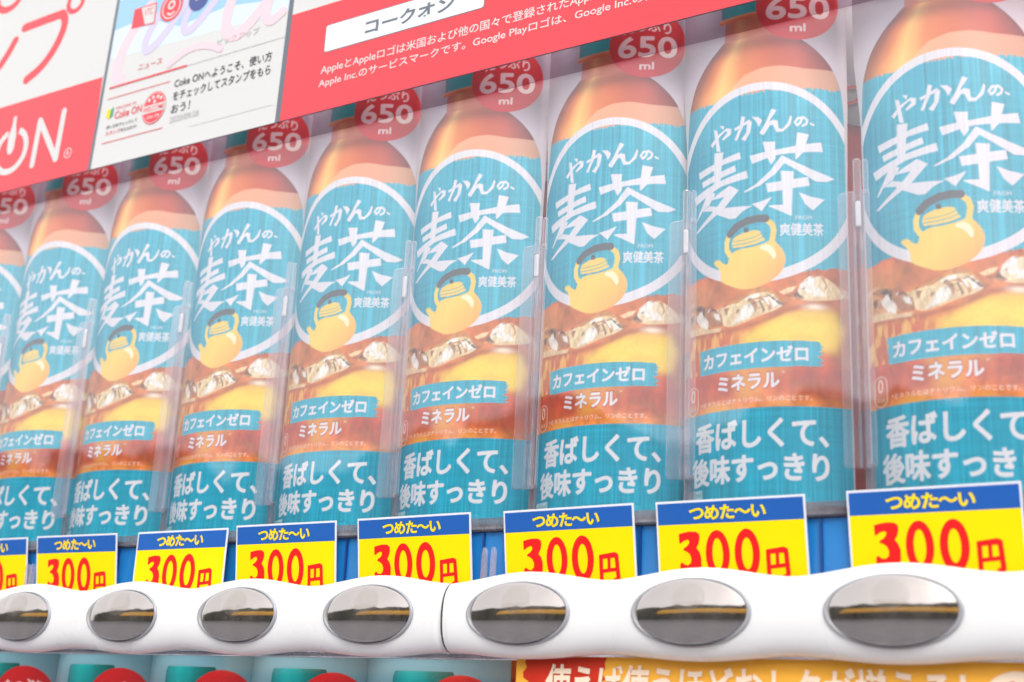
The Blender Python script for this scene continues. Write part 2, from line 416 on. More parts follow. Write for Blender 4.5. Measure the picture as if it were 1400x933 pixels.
class Sheet:
    def __init__(self):
        self.S, self.Z = np.meshgrid(S0 + (np.arange(NW) + 0.5) * DP, Z0 + (np.arange(NH) + 0.5) * DP)
        self.a = np.zeros((NH, NW, 3))

    def put(self, mask, col):
        m = np.clip(mask, 0, 1)[..., None]
        c = np.asarray(col)
        self.a = self.a * (1 - m) + c * m

    def polymask(self, pts):
        pts = np.array(pts)
        m = np.zeros((NH, NW))
        j0, j1 = max(0, int((pts[:, 1].min() - Z0) / DP) - 1), min(NH, int((pts[:, 1].max() - Z0) / DP) + 2)
        i0, i1 = max(0, int((pts[:, 0].min() - S0) / DP) - 1), min(NW, int((pts[:, 0].max() - S0) / DP) + 2)
        if j1 <= j0 or i1 <= i0:
            return m
        acc = np.zeros((j1 - j0, i1 - i0))
        for oy in (-.25, .25):
            for ox in (-.25, .25):
                X = self.S[j0:j1, i0:i1] + ox * DP
                Y = self.Z[j0:j1, i0:i1] + oy * DP
                ins = np.zeros(X.shape, bool)
                for k in range(len(pts)):
                    xa, ya = pts[k]
                    xb, yb = pts[(k + 1) % len(pts)]
                    if ya == yb:
                        continue
                    c = (ya > Y) != (yb > Y)
                    ins ^= c & (X < (xb - xa) * (Y - ya) / (yb - ya) + xa)
                acc += ins
        m[j0:j1, i0:i1] = acc / 4
        return m

    def strokemask(self, pts, w):
        d = np.full(self.S.shape, 9.0)
        for (xa, ya), (xb, yb) in zip(pts[:-1], pts[1:]):
            vx, vy = xb - xa, yb - ya
            t = np.clip(((self.S - xa) * vx + (self.Z - ya) * vy) / (vx * vx + vy * vy + 1e-12), 0, 1)
            d = np.minimum(d, np.hypot(self.S - xa - t * vx, self.Z - ya - t * vy))
        return np.clip((w / 2 - d) / DP + .5, 0, 1)

    def textmask(self, body, s0, s1, z0, z1, r=0, shear=0.0, spacing=1.0, curve=0.0):
        """rasterise a line of type; r thickens it, in sheet pixels"""
        v, t = text_tris(body, 0.0, spacing)
        rr = r * DP
        X = (s0 + rr + v[:, 0] * (s1 - s0 - 2 * rr) + shear * (v[:, 1] - .5) * (z1 - z0) - S0) / DP
        Y = (z0 + rr + v[:, 1] * (z1 - z0 - 2 * rr) + curve * np.sin(v[:, 0] * pi) - Z0) / DP
        m = np.zeros((NH, NW))
        ii0, ii1 = max(0, int(X.min()) - 8), min(NW, int(X.max()) + 9)
        jj0, jj1 = max(0, int(Y.min()) - 8), min(NH, int(Y.max()) + 9)
        SS = 3
        sub = np.zeros(((jj1 - jj0) * SS, (ii1 - ii0) * SS), bool)
        X = (X - ii0) * SS
        Y = (Y - jj0) * SS
        for a, b, c in t:
            xs = (X[a], X[b], X[c])
            ys = (Y[a], Y[b], Y[c])
            i0, i1 = max(0, int(min(xs)) - 1), min(sub.shape[1], int(max(xs)) + 2)
            j0, j1 = max(0, int(min(ys)) - 1), min(sub.shape[0], int(max(ys)) + 2)
            if i1 <= i0 or j1 <= j0:
                continue
            gx = np.arange(i0, i1)[None, :] + .5
            gy = np.arange(j0, j1)[:, None] + .5
            d1 = (xs[1] - xs[0]) * (gy - ys[0]) - (ys[1] - ys[0]) * (gx - xs[0])
            d2 = (xs[2] - xs[1]) * (gy - ys[1]) - (ys[2] - ys[1]) * (gx - xs[1])
            d3 = (xs[0] - xs[2]) * (gy - ys[2]) - (ys[0] - ys[2]) * (gx - xs[2])
            sub[j0:j1, i0:i1] |= ((d1 >= 0) & (d2 >= 0) & (d3 >= 0)) | ((d1 <= 0) & (d2 <= 0) & (d3 <= 0))
        R = int(round(r * SS))
        if R:
            o = sub.copy()
            for dy in range(-R, R + 1):
                wx = int(sqrt(R * R - dy * dy))
                for dx in range(-wx, wx + 1):
                    o |= np.roll(np.roll(sub, dy, 0), dx, 1)
            sub = o
        m[jj0:jj1, ii0:ii1] = sub.reshape(jj1 - jj0, SS, ii1 - ii0, SS).mean((1, 3))
        return m


def sstep(a, b, x):
    t = np.clip((x - a) / (b - a), 0, 1)
    return t * t * (3 - 2 * t)


def paint_card(lower=False):
    rng = np.random.default_rng(7)
    q = Sheet()
    S, Z = q.S, q.Z
    C = lambda *c: lin(c)
    # paper: off-white with a cool upper left and a little warm grey to the right
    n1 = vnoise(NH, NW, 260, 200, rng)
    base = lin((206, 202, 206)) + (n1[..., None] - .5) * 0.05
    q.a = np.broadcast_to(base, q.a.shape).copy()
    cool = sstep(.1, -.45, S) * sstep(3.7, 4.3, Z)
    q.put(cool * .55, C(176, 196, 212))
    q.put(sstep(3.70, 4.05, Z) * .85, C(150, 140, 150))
    if lower:  # shade and reflection on the lower row put into its paper colour
        q.put(sstep(3.9, 4.35, Z) * .9, C(104, 156, 170))
        q.put(sstep(4.35, 4.6, Z) * .6, C(60, 118, 136))
    # bottle outline
    cx = 0.066
    zz = [1.0, 3.40, 3.474, 3.6, 3.715, 3.772, 3.812, 3.86, 3.89, 3.92, 3.955, 4.07, 4.071, 4.10, 4.101, 4.36, 4.39, 4.391, 5]
    ww = [.508, .508, .503, .492, .445, .405, .366, .315, .275, .225, .190, .186, .226, .226, .210, .213, .195, 0, 0]
    zf = np.linspace(3.40, 3.955, 120)
    wf = np.interp(zf, zz, ww)
    kz = np.linspace(0, 1, 120)
    for _ in range(60):
        wf[1:-1] = (wf[:-2] + 2 * wf[1:-1] + wf[2:]) / 4
    hw = np.where((Z > 3.40) & (Z < 3.955), np.interp(Z, zf, wf), np.interp(Z, zz, ww))
    u = (S - cx) / np.maximum(hw, 1e-3)
    bot = np.clip((hw - np.abs(S - cx)) / DP + .5, 0, 1) * (hw > 0)
    # tea-coloured glass look of the printed bottle
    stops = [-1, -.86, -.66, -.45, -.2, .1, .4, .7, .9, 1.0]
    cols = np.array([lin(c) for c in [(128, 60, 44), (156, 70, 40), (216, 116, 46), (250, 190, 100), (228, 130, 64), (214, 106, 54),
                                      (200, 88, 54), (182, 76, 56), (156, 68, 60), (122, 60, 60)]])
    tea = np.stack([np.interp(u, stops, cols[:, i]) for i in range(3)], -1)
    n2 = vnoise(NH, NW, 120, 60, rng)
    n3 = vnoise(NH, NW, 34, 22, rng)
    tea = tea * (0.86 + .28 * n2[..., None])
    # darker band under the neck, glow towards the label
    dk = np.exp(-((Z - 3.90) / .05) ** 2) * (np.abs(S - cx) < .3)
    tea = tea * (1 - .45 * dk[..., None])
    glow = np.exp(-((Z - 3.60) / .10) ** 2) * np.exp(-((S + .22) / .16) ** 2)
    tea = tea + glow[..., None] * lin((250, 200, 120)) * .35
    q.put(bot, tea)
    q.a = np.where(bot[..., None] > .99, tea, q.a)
    # lighter wave printed across the shoulder
    wave = np.interp(S, [-.14, -.088, 0, .104, .212, .346, .511, .6], [3.56, 3.628, 3.702, 3.731, 3.732, 3.708, 3.704, 3.72])
    wm = sstep(wave + .004, wave - .004, Z) * (Z > 3.35) * bot
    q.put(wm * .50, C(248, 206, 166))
    # neck and transfer ring
    nk = bot * (Z > 3.94) * (Z < 4.07)
    q.put(nk * (.6 + .3 * (np.abs(u) > .7)), C(176, 92, 66))
    rg = bot * (Z >= 4.068) * (Z < 4.102)
    q.put(rg, C(206, 98, 46))
    q.put(rg * (Z > 4.090) * .7, C(240, 160, 90))
    # cap
    cap = bot * (Z >= 4.102)
    capc = np.stack([np.interp(u, [-1, -.8, -.4, .1, .5, 1], [lin(c)[i] for c in
                    [(0, 112, 116), (0, 140, 144), (20, 166, 166), (0, 146, 146), (0, 116, 112), (0, 78, 80)]]) for i in range(3)], -1)
    rib = (0.5 + 0.5 * np.sin(np.arcsin(np.clip(u, -1, 1)) * 70)) * sstep(.05, .3, u) * .35
    capc = capc * (1 - rib[..., None])
    q.a = q.a * (1 - cap[..., None]) + capc * cap[..., None]
    # blue label with ragged brush edges, woven print texture
    rag = (vnoise(NH, NW, 400, 3, rng) - .5) * .022
    top = 3.580 + rag + .022 * sstep(-.2, -.44, S)
    botl = np.interp(S, [-.45, -.3, -.1, .1, .3, .6], [2.50, 2.512, 2.52, 2.47, 2.475, 2.51]) + rag
    lab = bot * sstep(top + .003, top - .003, Z) * sstep(botl - .003, botl + .003, Z)
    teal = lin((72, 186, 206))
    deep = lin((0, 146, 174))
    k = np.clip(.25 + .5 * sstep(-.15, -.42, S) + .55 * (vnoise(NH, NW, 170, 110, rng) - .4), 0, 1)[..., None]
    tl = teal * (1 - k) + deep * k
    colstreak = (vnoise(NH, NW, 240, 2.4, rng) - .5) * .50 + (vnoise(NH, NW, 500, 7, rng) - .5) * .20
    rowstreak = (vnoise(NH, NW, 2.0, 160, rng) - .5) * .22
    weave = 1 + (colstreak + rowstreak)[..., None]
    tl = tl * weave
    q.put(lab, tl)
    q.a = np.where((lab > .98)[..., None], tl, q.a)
    # white hoop round the title
    ro = np.hypot((S - .0725) / .593, (Z - 3.03) / .610)
    ri = np.hypot((S - .0735) / .545, (Z - 3.035) / .556)
    hoop = np.clip((1 - ro) * .6 / DP + .5, 0, 1) * np.clip((ri - 1) * .55 / DP + .5, 0, 1) * bot
    white = lin((224, 222, 227)) * (1 + (colstreak * .35)[..., None])
    # inside the hoop the label covers right down to the rim
    inside = np.clip((1 - ri) * .55 / DP + .5, 0, 1) * bot * (Z < 2.7)
    q.put(inside, tl)
    q.put(hoop, white)
    if not lower:
        # lower picture: tea, ice and sun-yellow
        pic = bot * (Z < botl + .002) * (Z > 1.72) * (1 - np.clip((1 - ro) * .6 / DP + .5, 0, 1))
        pst = [2.52, 2.42, 2.3, 2.15, 2.0, 1.9, 1.8, 1.7]
        pc = [(206, 106, 60), (210, 116, 62), (208, 122, 70), (214, 120, 52), (204, 88, 42), (190, 66, 36), (200, 82, 36), (222, 140, 50)]
        pcol = np.stack([np.interp(Z, pst[::-1], [lin(c)[i] for c in pc][::-1]) for i in range(3)], -1)
        nn = vnoise(NH, NW, 46, 40, rng) * .45 + n3 * .3 + vnoise(NH, NW, 12, 10, rng) * .25
        pcol = pcol * (.42 + 1.16 * nn[..., None])
        yel = sstep(.50, .85, vnoise(NH, NW, 80, 90, rng) + .25 * sstep(.1, -.3, S))[..., None] * sstep(2.1, 1.9, Z)[..., None]
        pcol = pcol * (1 - .6 * yel) + lin((240, 176, 66)) * .6 * yel
        edgeb = sstep(.38, .55, S)[..., None] * .45
        pcol = pcol * (1 - edgeb) + lin((128, 70, 62)) * edgeb
        grain = (rng.random((NH, NW)) - .5) * .14
        pcol = np.clip(pcol * (1 + grain[..., None]), 0, 1)
        q.put(pic, pcol)
        q.put(bot * sstep(2.32, 2.36, Z) * sstep(2.52, 2.44, Z) * sstep(-.1, -.35, S) * .5 * (1 - hoop) * (Z < botl), C(226, 150, 84))
        fold0 = vnoise(NH, NW, 30, 12, rng)
        sk = vnoise(NH * 2, NW, 12, 5, rng)
        jj = np.clip((np.arange(NH)[:, None] + (np.arange(NW)[None, :] * .8)).astype(int), 0, 2 * NH - 1)
        streak = sk[jj, np.arange(NW)[None, :]] * .6 + fold0 * .4
        # the heap of ice: facets between two wavy edges
        up = np.interp(S, [-.46, -.38, -.30, -.2, -.1, -.02, .06, .13, .2, .27, .34, .42, .5, .6], [2.36, 2.39, 2.37, 2.30, 2.33, 2.36, 2.40, 2.40, 2.33, 2.35, 2.44, 2.45, 2.42, 2.36])
        dn = np.interp(S, [-.46, -.3, -.1, .02, .12, .22, .35, .6], [2.19, 2.20, 2.20, 2.225, 2.26, 2.30, 2.315, 2.325])
        r0, r1 = int((2.12 - Z0) / DP), int((2.50 - Z0) / DP)
        n_s = 95
        sx = rng.uniform(-.47, .62, n_s)
        sz = rng.uniform(2.15, 2.48, n_s)
        val = rng.random(n_s)
        wx = (vnoise(NH, NW, 14, 14, rng)[r0:r1] - .5) * .05
        Ss, Zs = S[r0:r1] + wx, Z[r0:r1] - wx * .6
        d1 = np.full(Ss.shape, 9.)
        d2 = np.full(Ss.shape, 9.)
        own = np.zeros(Ss.shape, int)
        for n_ in range(n_s):
            u_ = (Ss - sx[n_]) * .8 + (Zs - sz[n_]) * .35
            v_ = (Zs - sz[n_]) * 1.25 - (Ss - sx[n_]) * .45
            d = np.hypot(u_, v_)
            cl = d < d1
            d2 = np.where(cl, d1, np.minimum(d2, d))
            own = np.where(cl, n_, own)
            d1 = np.where(cl, d, d1)
        pal = np.array([lin(c_) for c_ in ((240, 228, 200), (230, 200, 138), (224, 176, 96), (186, 108, 60), (226, 192, 122), (136, 78, 54), (236, 214, 164), (206, 150, 84))])
        fc = pal[(val[own] * 7.99).astype(int)] * (1 + (.5 - d1 / .06)[..., None] * .9)
        vein = (d2 - d1) < .0035
        fc = np.where(vein[..., None], np.where((val[own] > .5)[..., None], lin((255, 250, 240)), lin((150, 92, 62))), fc)
        fm = np.zeros((NH, NW))
        fm[r0:r1] = (sstep(0, .012, up - Z) * sstep(0, .012, Z - dn))[r0:r1]
        full = np.zeros_like(q.a)
        full[r0:r1] = fc
        gapm = sstep(.16, .20, S) * sstep(.27, .24, S)
        wgt = (fm * bot * (1 - .8 * gapm) * .55)[..., None]
        for _ in range(2):
            full = (full * 2 + np.roll(full, 1, 0) + np.roll(full, -1, 0) + np.roll(full, 1, 1) + np.roll(full, -1, 1)) / 6
        full = full * .35 + lin((216, 170, 100)) * (.7 + .6 * fold0[..., None]) * .65
        q.a = q.a * (1 - wgt) + full * wgt
        # yellow light through the tea, with a rusty rim above it
        below = dn - Z
        gr = 1 + (vnoise(NH, NW, 5, 5, rng)[..., None] - .5) * .16 + (vnoise(NH, NW, 40, 60, rng)[..., None] - .5) * .3

        def soft(m_, n_):
            for _ in range(n_):
                m_ = (m_ + np.roll(m_, 3, 0) + np.roll(m_, -3, 0) + np.roll(m_, 3, 1) + np.roll(m_, -3, 1)) / 5
            return m_
        yc = soft(q.polymask([(-.10, 2.12)] + list(SUNNY[:5]) + [(.50, 2.25), (.54, 2.15), (.50, 2.02), (-.08, 2.02)]), 26)
        q.a = q.a * (1 - (yc * bot * .85)[..., None]) + lin((250, 218, 78)) * gr * (yc * bot * .85)[..., None]
        q.put(soft(q.polymask(RUST), 5) * (.55 + .5 * fold0) * bot, C(170, 82, 48))
        og = soft(q.polymask([(-.42, 2.16), (-.1, 2.15), (0, 2.12), (-.05, 1.95), (-.42, 1.95)]), 14)
        sp = sstep(.45, .7, vnoise(NH, NW, 26, 7, rng)) * sstep(1.93, 2.08, Z)
        og = og * sstep(1.93, 2.05, Z)
        q.put(og * .8 * bot, C(206, 96, 44))
        q.put(og * sp * .6 * bot, C(252, 196, 96))
        yw = np.exp(-(((S - .38) / .06) ** 2 + ((Z - 2.275) / .018) ** 2))
        q.put(yw * .8 * bot, C(255, 248, 226))
        ys = sstep(.55, .8, vnoise(NH, NW, 60, 12, rng)) * sstep(.0, -.15, S) * sstep(.02, .05, below) * (Z > 1.95)
        q.put(ys * .7 * bot, C(250, 206, 104))
        IC = dict(y=(246, 218, 96), w=(250, 246, 238), c=(240, 218, 170), b=(162, 96, 70), d=(92, 66, 60), o=(178, 92, 58))
        for kk, pts in ICE:
            if kk not in 'wbdc':
                continue
            m = q.polymask(chaikin(pts, 1) if kk == 'c' and len(pts) > 6 else pts)
            for _ in range(2 if kk in 'cw' else 1):
                m = (m + np.roll(m, 1, 0) + np.roll(m, -1, 0) + np.roll(m, 1, 1) + np.roll(m, -1, 1)) / 5
            q.put(m * dict(c=.78, b=.7, d=.85, w=.88)[kk], np.clip(lin(IC[kk]) * (.66 + .6 * streak[..., None]), 0, 1))
    # kettle
    if not lower:
        KB = C(250, 212, 104)
        q.put(q.strokemask(KETTLE['hl'], .030), C(246, 214, 110))
        q.put(q.strokemask(KETTLE['hr'] + [(KETTLE['hr'][-1][0] - .006, KETTLE['hr'][-1][1] - .035)], .030), C(244, 202, 100))
        bm = q.polymask(chaikin(KETTLE['body'], 2))
        for _ in range(2):
            bm = (bm + np.roll(bm, 1, 0) + np.roll(bm, -1, 0) + np.roll(bm, 1, 1) + np.roll(bm, -1, 1)) / 5
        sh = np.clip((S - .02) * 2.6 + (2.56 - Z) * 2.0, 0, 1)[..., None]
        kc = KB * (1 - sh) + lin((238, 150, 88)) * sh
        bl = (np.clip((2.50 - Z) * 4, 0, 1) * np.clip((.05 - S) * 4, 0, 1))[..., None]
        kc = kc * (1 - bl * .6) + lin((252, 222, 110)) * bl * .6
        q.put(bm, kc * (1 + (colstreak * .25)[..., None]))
        q.put(q.polymask(KETTLE['lid']), C(250, 208, 108))
        q.put(q.strokemask(KETTLE['l1'], .006), C(130, 176, 150))
        q.put(q.strokemask(KETTLE['l2'], .006), C(110, 172, 164))
        q.put(q.polymask([(x, (z - 2.73) * .8 + 2.725) for x, z in KETTLE['knob']]), C(88, 92, 98))
        q.put(q.strokemask(KETTLE['hd'], .046), C(92, 96, 102))
        q.put(q.polymask(chaikin(KETTLE['hi'], 2)) * .75, C(255, 244, 214))
        # title lettering
        for pts in TITLE:
            q.put(q.polymask(pts), white)
        q.put(q.strokemask(TITLE_NO, .013), white)
        q.put(q.textmask("FROM", .285, .372, 2.782, 2.803), white * .9)
        q.put(q.textmask("爽健美茶", .197, .437, 2.686, 2.760, r=.5), white)
        # ribbon with caffeine-free text
        e0 = -.305 + (vnoise(NH, NW, 3, 900, rng) - .5) * .018
        e1 = .408 + (vnoise(NH, NW, 2.4, 900, rng) - .5) * .05
        arc = .006 * (1 - (S / .4) ** 2)
        rib = (S > e0) * (S < e1) * (Z < 2.079 + arc) * (Z > 1.941 - .6 * arc)
        q.put(rib * 1.0, lin((0, 168, 194)) * weave)
        q.put(q.textmask("カフェインゼロ", -.272, .340, 1.968, 2.056, r=1.6), white)
        q.put(q.textmask("ミネラル", -.176, .196, 1.814, 1.922, r=3.4) * .8, C(186, 60, 38))
        q.put(q.textmask("ミネラル", -.168, .188, 1.822, 1.914, r=1.7), white)
        q.put(q.textmask("*", .200, .214, 1.902, 1.916), white)
        q.put(q.textmask("*ミネラルとはナトリウム、リンのことです。", -.292, .356, 1.752, 1.780), lin((240, 214, 196)))
        # nought kilocalorie pill
        pm = q.strokemask([(-.362, 1.770), (-.362, 1.842)], .094) - q.strokemask([(-.362, 1.770), (-.362, 1.842)], .082)
        q.put(pm, C(228, 196, 180))
        q.put(q.textmask("0", -.382, -.344, 1.800, 1.872, r=.4), C(240, 214, 196))
        q.put(q.textmask("kcal", -.388, -.338, 1.752, 1.776), C(228, 196, 180))
        # bottom panel
        pan = bot * sstep(1.723, 1.717, Z)
        pc2 = lin((0, 168, 196)) * (1 - .2 * k) * weave
        q.a = q.a * (1 - pan[..., None]) + pc2 * pan[..., None]
        tw = lin((226, 229, 232))
        q.put(q.textmask("香ばしくて、", -.336, .440, 1.498, 1.664, r=2.6), tw)
        q.put(q.textmask("後味すっきり", -.366, .440, 1.316, 1.474, r=2.6), tw)
        q.put(((S > -.405) & (S < -.282) & (Z > 1.252) & (Z < 1.300)) * 1., C(190, 222, 226))
        q.put(q.textmask("650ml", -.395, -.292, 1.260, 1.292), C(20, 140, 160))
    # red round badge
    rb = np.hypot(S - .315, Z - 4.133)
    q.put(np.clip((.241 - rb) / DP + .5, 0, 1), lin((206, 26, 34)) * (1 - .10 * (vnoise(NH, NW, 200, 200, rng)[..., None])))
    bw = lin((240, 214, 206))
    q.put(q.textmask("たっぷり", .165, .462, 4.188, 4.268, r=1.0, curve=.02), bw)
    q.put(q.textmask("650", .132, .500, 4.030, 4.176, r=2.6), bw)
    q.put(q.textmask("ml", .268, .358, 3.946, 3.998, r=1.5), bw)
    # soften to the resolution of offset print
    a = q.a
    a = (a * 4 + np.roll(a, 1, 0) + np.roll(a, -1, 0) + np.roll(a, 1, 1) + np.roll(a, -1, 1)) / 8
    return np.clip(a, 0.002, 0.93)


RAD = 0.679


def card_mesh(name, art, z0, z1, ns, mat, edge_mat):
    nz = int((z1 - z0) / (1.1 / ns))
    zr = np.linspace(z0, z1, nz)
    sl = np.interp(zr, [0, 3.35, 3.55, 3.75, 5], [-.455, -.455, -.478, -.505, -.508])
    sr = np.interp(zr, [0, 2.9, 3.5, 4.1, 5], [.583, .583, .600, .604, .604])
    c = np.linspace(0, 1, ns)
    S = sl[:, None] + (sr - sl)[:, None] * c[None, :]
    Z = np.repeat(zr[:, None], ns, 1)
    X = RAD * np.sin(S / RAD)
    Y = RAD * (1 - np.cos(S / RAD))
    fi = (S - S0) / DP - .5
    fj = (Z - Z0) / DP - .5
    i = np.clip(fi.astype(int), 0, NW - 2)
    j = np.clip(fj.astype(int), 0, NH - 2)
    fx = np.clip(fi - i, 0, 1)[..., None]
    fy = np.clip(fj - j, 0, 1)[..., None]
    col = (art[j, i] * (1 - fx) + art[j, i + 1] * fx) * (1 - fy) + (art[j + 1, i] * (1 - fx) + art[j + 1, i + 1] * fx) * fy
    V = np.stack([X, Y, Z - z0], -1).reshape(-1, 3) * P
    idx = np.arange(nz * ns).reshape(nz, ns)
    Q = np.stack([idx[:-1, :-1], idx[:-1, 1:], idx[1:, 1:], idx[1:, :-1]], -1).reshape(-1, 4)
    # paper rim: the border again, 0.5 mm further back
    b = np.concatenate([idx[0, :], idx[1:, -1], idx[-1, :-1][::-1], idx[1:-1, 0][::-1]])
    nb = len(b)
    phi = (S / RAD).reshape(-1)[b]
    Vb = V[b] + np.stack([-np.sin(phi), np.cos(phi), phi * 0], -1) * 0.0006
    ib = np.arange(nb) + len(V)
    Rm = np.stack([b, ib, np.roll(ib, -1), np.roll(b, -1)], -1)
    nv = len(V) + nb
    AV = np.concatenate([V, Vb])
    AF = np.concatenate([Q, Rm])
    me = bpy.data.meshes.new(name)
    me.vertices.add(nv)
    me.vertices.foreach_set("co", AV.reshape(-1).astype(np.float32))
    me.loops.add(len(AF) * 4)
    me.loops.foreach_set("vertex_index", AF.reshape(-1).astype(np.int32))
    me.polygons.add(len(AF))
    me.polygons.foreach_set("loop_start", (np.arange(len(AF)) * 4).astype(np.int32))
    me.polygons.foreach_set("loop_total", np.full(len(AF), 4, np.int32))
    mi = np.zeros(len(AF), np.int32)
    mi[len(Q):] = 1
    me.materials.append(mat)
    me.materials.append(edge_mat)
    me.polygons.foreach_set("material_index", mi)
    sm = np.ones(len(AF), bool)
    sm[len(Q):] = False
    me.polygons.foreach_set("use_smooth", sm)
    me.update(calc_edges=True)
    at = me.color_attributes.new("print", 'FLOAT_COLOR', 'POINT')
    cc = np.ones((nv, 4), np.float32)
    cc[:len(V), :3] = col.reshape(-1, 3)
    cc[len(V):, :3] = lin((235, 234, 236))
    at.data.foreach_set("color", cc.reshape(-1))
    me.validate()
    return me


# ------------------------------------------------------------------ materials
M_white = principled("white_moulded_plastic", (236, 236, 236), rough=0.28, coat=0.5, noise=(0.045, 26), bump=0.04, bump_scale=60)
M_seam = principled("dark_seam", (60, 58, 58), rough=0.7)  # dark strip set into the bar joint
M_bezel = principled("grey_bezel_plastic", (160, 162, 168), rough=0.3, coat=0.3)
M_chrome = principled("dull_chrome", (186, 178, 174), rough=0.08, metal=1.0, noise=(0.10, 60), bump=0.10, bump_scale=70)
M_lens = clear_plastic("button_lens_plastic", tint=(251, 250, 249), dust=0.05, rough=0.10, scale=120, dust_col=(215, 208, 200))
M_red = principled("red_board", (226, 52, 58), rough=0.5, noise=(0.06, 20))
M_redprint = principled("red_print", (222, 38, 52), rough=0.12, spec=0.55, coat=0.25, noise=(0.05, 10), bump=0.05, bump_scale=25)
M_whiteprint = principled("white_print", (208, 208, 206), rough=0.25, noise=(0.02, 10))
M_paper = principled("card_paper_edge", (232, 230, 232), rough=0.6)
M_pink = principled("pale_pink_print", (230, 198, 206), rough=0.25)
M_pink2 = principled("pale_lilac_print", (200, 192, 216), rough=0.25)
M_sky1 = principled("pale_blue_print", (150, 194, 226), rough=0.25)
M_sky2 = principled("paler_blue_print", (206, 220, 232), rough=0.25)
M_greyprint = principled("grey_print", (96, 104, 114), rough=0.3)
M_lightgrey = principled("light_grey_print", (176, 178, 182), rough=0.3)
M_darktext = principled("dark_text_print", (72, 74, 80), rough=0.5, spec=0.2)
M_navy = principled("navy_print", (60, 74, 140), rough=0.3)
M_green = principled("green_print", (60, 150, 120), rough=0.3)
M_yel = principled("yellow_print", (246, 216, 0), rough=0.6, spec=0.12, noise=(0.04, 30))
M_tagred = principled("tag_red_print", (226, 30, 30), rough=0.6, spec=0.15)
M_tagblue = principled("tag_blue_print", (34, 92, 172), rough=0.6, spec=0.15, noise=(0.06, 30))
M_tagwhite = principled("tag_white_card", (226, 228, 236), rough=0.4)
M_rail = principled("blue_rail_plastic", (36, 126, 198), rough=0.12, spec=0.6, noise=(0.14, 8), bump=0.05, bump_scale=30)
M_raildark = principled("dark_blue_plastic", (18, 66, 134), rough=0.3)
M_ledge = clear_plastic("smoky_ledge_plastic", tint=(216, 216, 222), dust=0.34, rough=0.12, scale=60, dust_col=(170, 170, 178))
M_pane = clear_plastic("display_pane_acrylic", tint=(252, 252, 253), dust=0.014, rough=0.015, scale=7, ior=1.56)
M_pane2 = clear_plastic("lower_pane_acrylic", tint=(252, 252, 252), dust=0.004, rough=0.015, scale=5)
M_clip = clear_plastic("clear_clip_plastic", tint=(243, 240, 244), dust=0.10, rough=0.06, scale=30, dust_col=(248, 240, 244), edge=0.38)
M_rib = clear_plastic("clear_rib_plastic", tint=(250, 248, 250), dust=0.05, rough=0.05, scale=30, dust_col=(248, 240, 244), edge=0.16)
M_clipwhite = principled("clip_tab_glare", (214, 210, 214), rough=0.3, coat=0.3)  # tab white holds the glare highlight of the clip
M_dimband = clear_plastic("dim_band_tint", tint=(228, 220, 228), dust=0.006, ior=1.12, rough=0.02, scale=12)  # tint darkens the cards like the dim band below the poster
M_orange = principled("orange_print", (254, 184, 64), rough=0.3, noise=(0.08, 60))
M_orange2 = principled("gold_print", (250, 186, 48), rough=0.35, noise=(0.25, 120))
M_splash = principled("red_splash_print", (206, 44, 26), rough=0.3, noise=(0.18, 60))
M_cream = principled("cream_print", (250, 226, 200), rough=0.35)
M_cabinet = principled("white_cabinet_paint", (226, 226, 226), rough=0.35, coat=0.3, noise=(0.03, 6))
M_dark = principled("dark_cabinet_inside", (70, 72, 78), rough=0.7)

M_card = bpy.data.materials.new("printed_card_paper")
M_card.use_nodes = True
_t = M_card.node_tree
_b = _t.nodes["Principled BSDF"]
_at = _t.nodes.new("ShaderNodeAttribute")
_at.attribute_name = "print"
_t.links.new(_at.outputs["Color"], _b.inputs["Base Color"])
_b.inputs["Roughness"].default_value = 0.4
_b.inputs["Specular IOR Level"].default_value = 0.25
_n = _t.nodes.new("ShaderNodeTexNoise")
_n.inputs["Scale"].default_value = 55
_bp = _t.nodes.new("ShaderNodeBump")
_bp.inputs["Strength"].default_value = 0.12
_bp.inputs["Distance"].default_value = 0.001
_tc = _t.nodes.new("ShaderNodeTexCoord")
_t.links.new(_tc.outputs["Object"], _n.inputs["Vector"])
_t.links.new(_n.outputs[0], _bp.inputs["Height"])
_t.links.new(_bp.outputs[0], _b.inputs["Normal"])

# ------------------------------------------------------------------ the ground and what faces the machine
M_ground = principled("asphalt_and_dust", (132, 132, 140), rough=0.9, noise=(0.25, 3))
g = Geo()
g.rect(-60, 60, -60, 60)
gm = mesh("pavement", [(-120, -120, 0), (120, -120, 0), (120, 120, 0), (-120, 120, 0)], [(0, 1, 2, 3)], M_ground)
go = link("pavement", gm)
go["kind"] = "structure"

# across the forecourt: a dark row of trees and an ochre awning; the buttons and the pane mirror them
M_leaf = principled("dark_foliage", (52, 60, 44), rough=0.9, noise=(0.6, 2))
M_ochre = principled("ochre_canvas", (236, 176, 48), rough=0.8, noise=(0.15, 1.5))
rt = random.Random(11)
V, F = [], []
N = 260
h = 3.9
for i in range(N + 1):
    x = -34 + 50 * i / N
    h += rt.uniform(-.16, .16) + (3.9 - h) * .12
    V += [(x, rt.uniform(-.2, .2), 0), (x, .3 + rt.uniform(-.3, .3), 1.2 + rt.uniform(-.2, .2)), (x, .1 + rt.uniform(-.2, .2), h), (x, -1.5, h * .9), (x, -1.7, 0)]
for i in range(N):
    for j in range(5):
        F.append((i * 5 + j, i * 5 + (j + 1) % 5, i * 5 + 5 + (j + 1) % 5, i * 5 + 5 + j))
hd = link("tree_row", mesh("tree_row", V, F, M_leaf), None, (0, -9, 0))
hd["label"] = "dark row of trees opposite the machine, seen only as a mirrored band"
hd["category"] = "hedge"
aw = thing("market_awning", "ochre canvas awning opposite the machine, mirrored in the right-hand buttons", "awning", (-1.2, -7.6, 0))
V = []
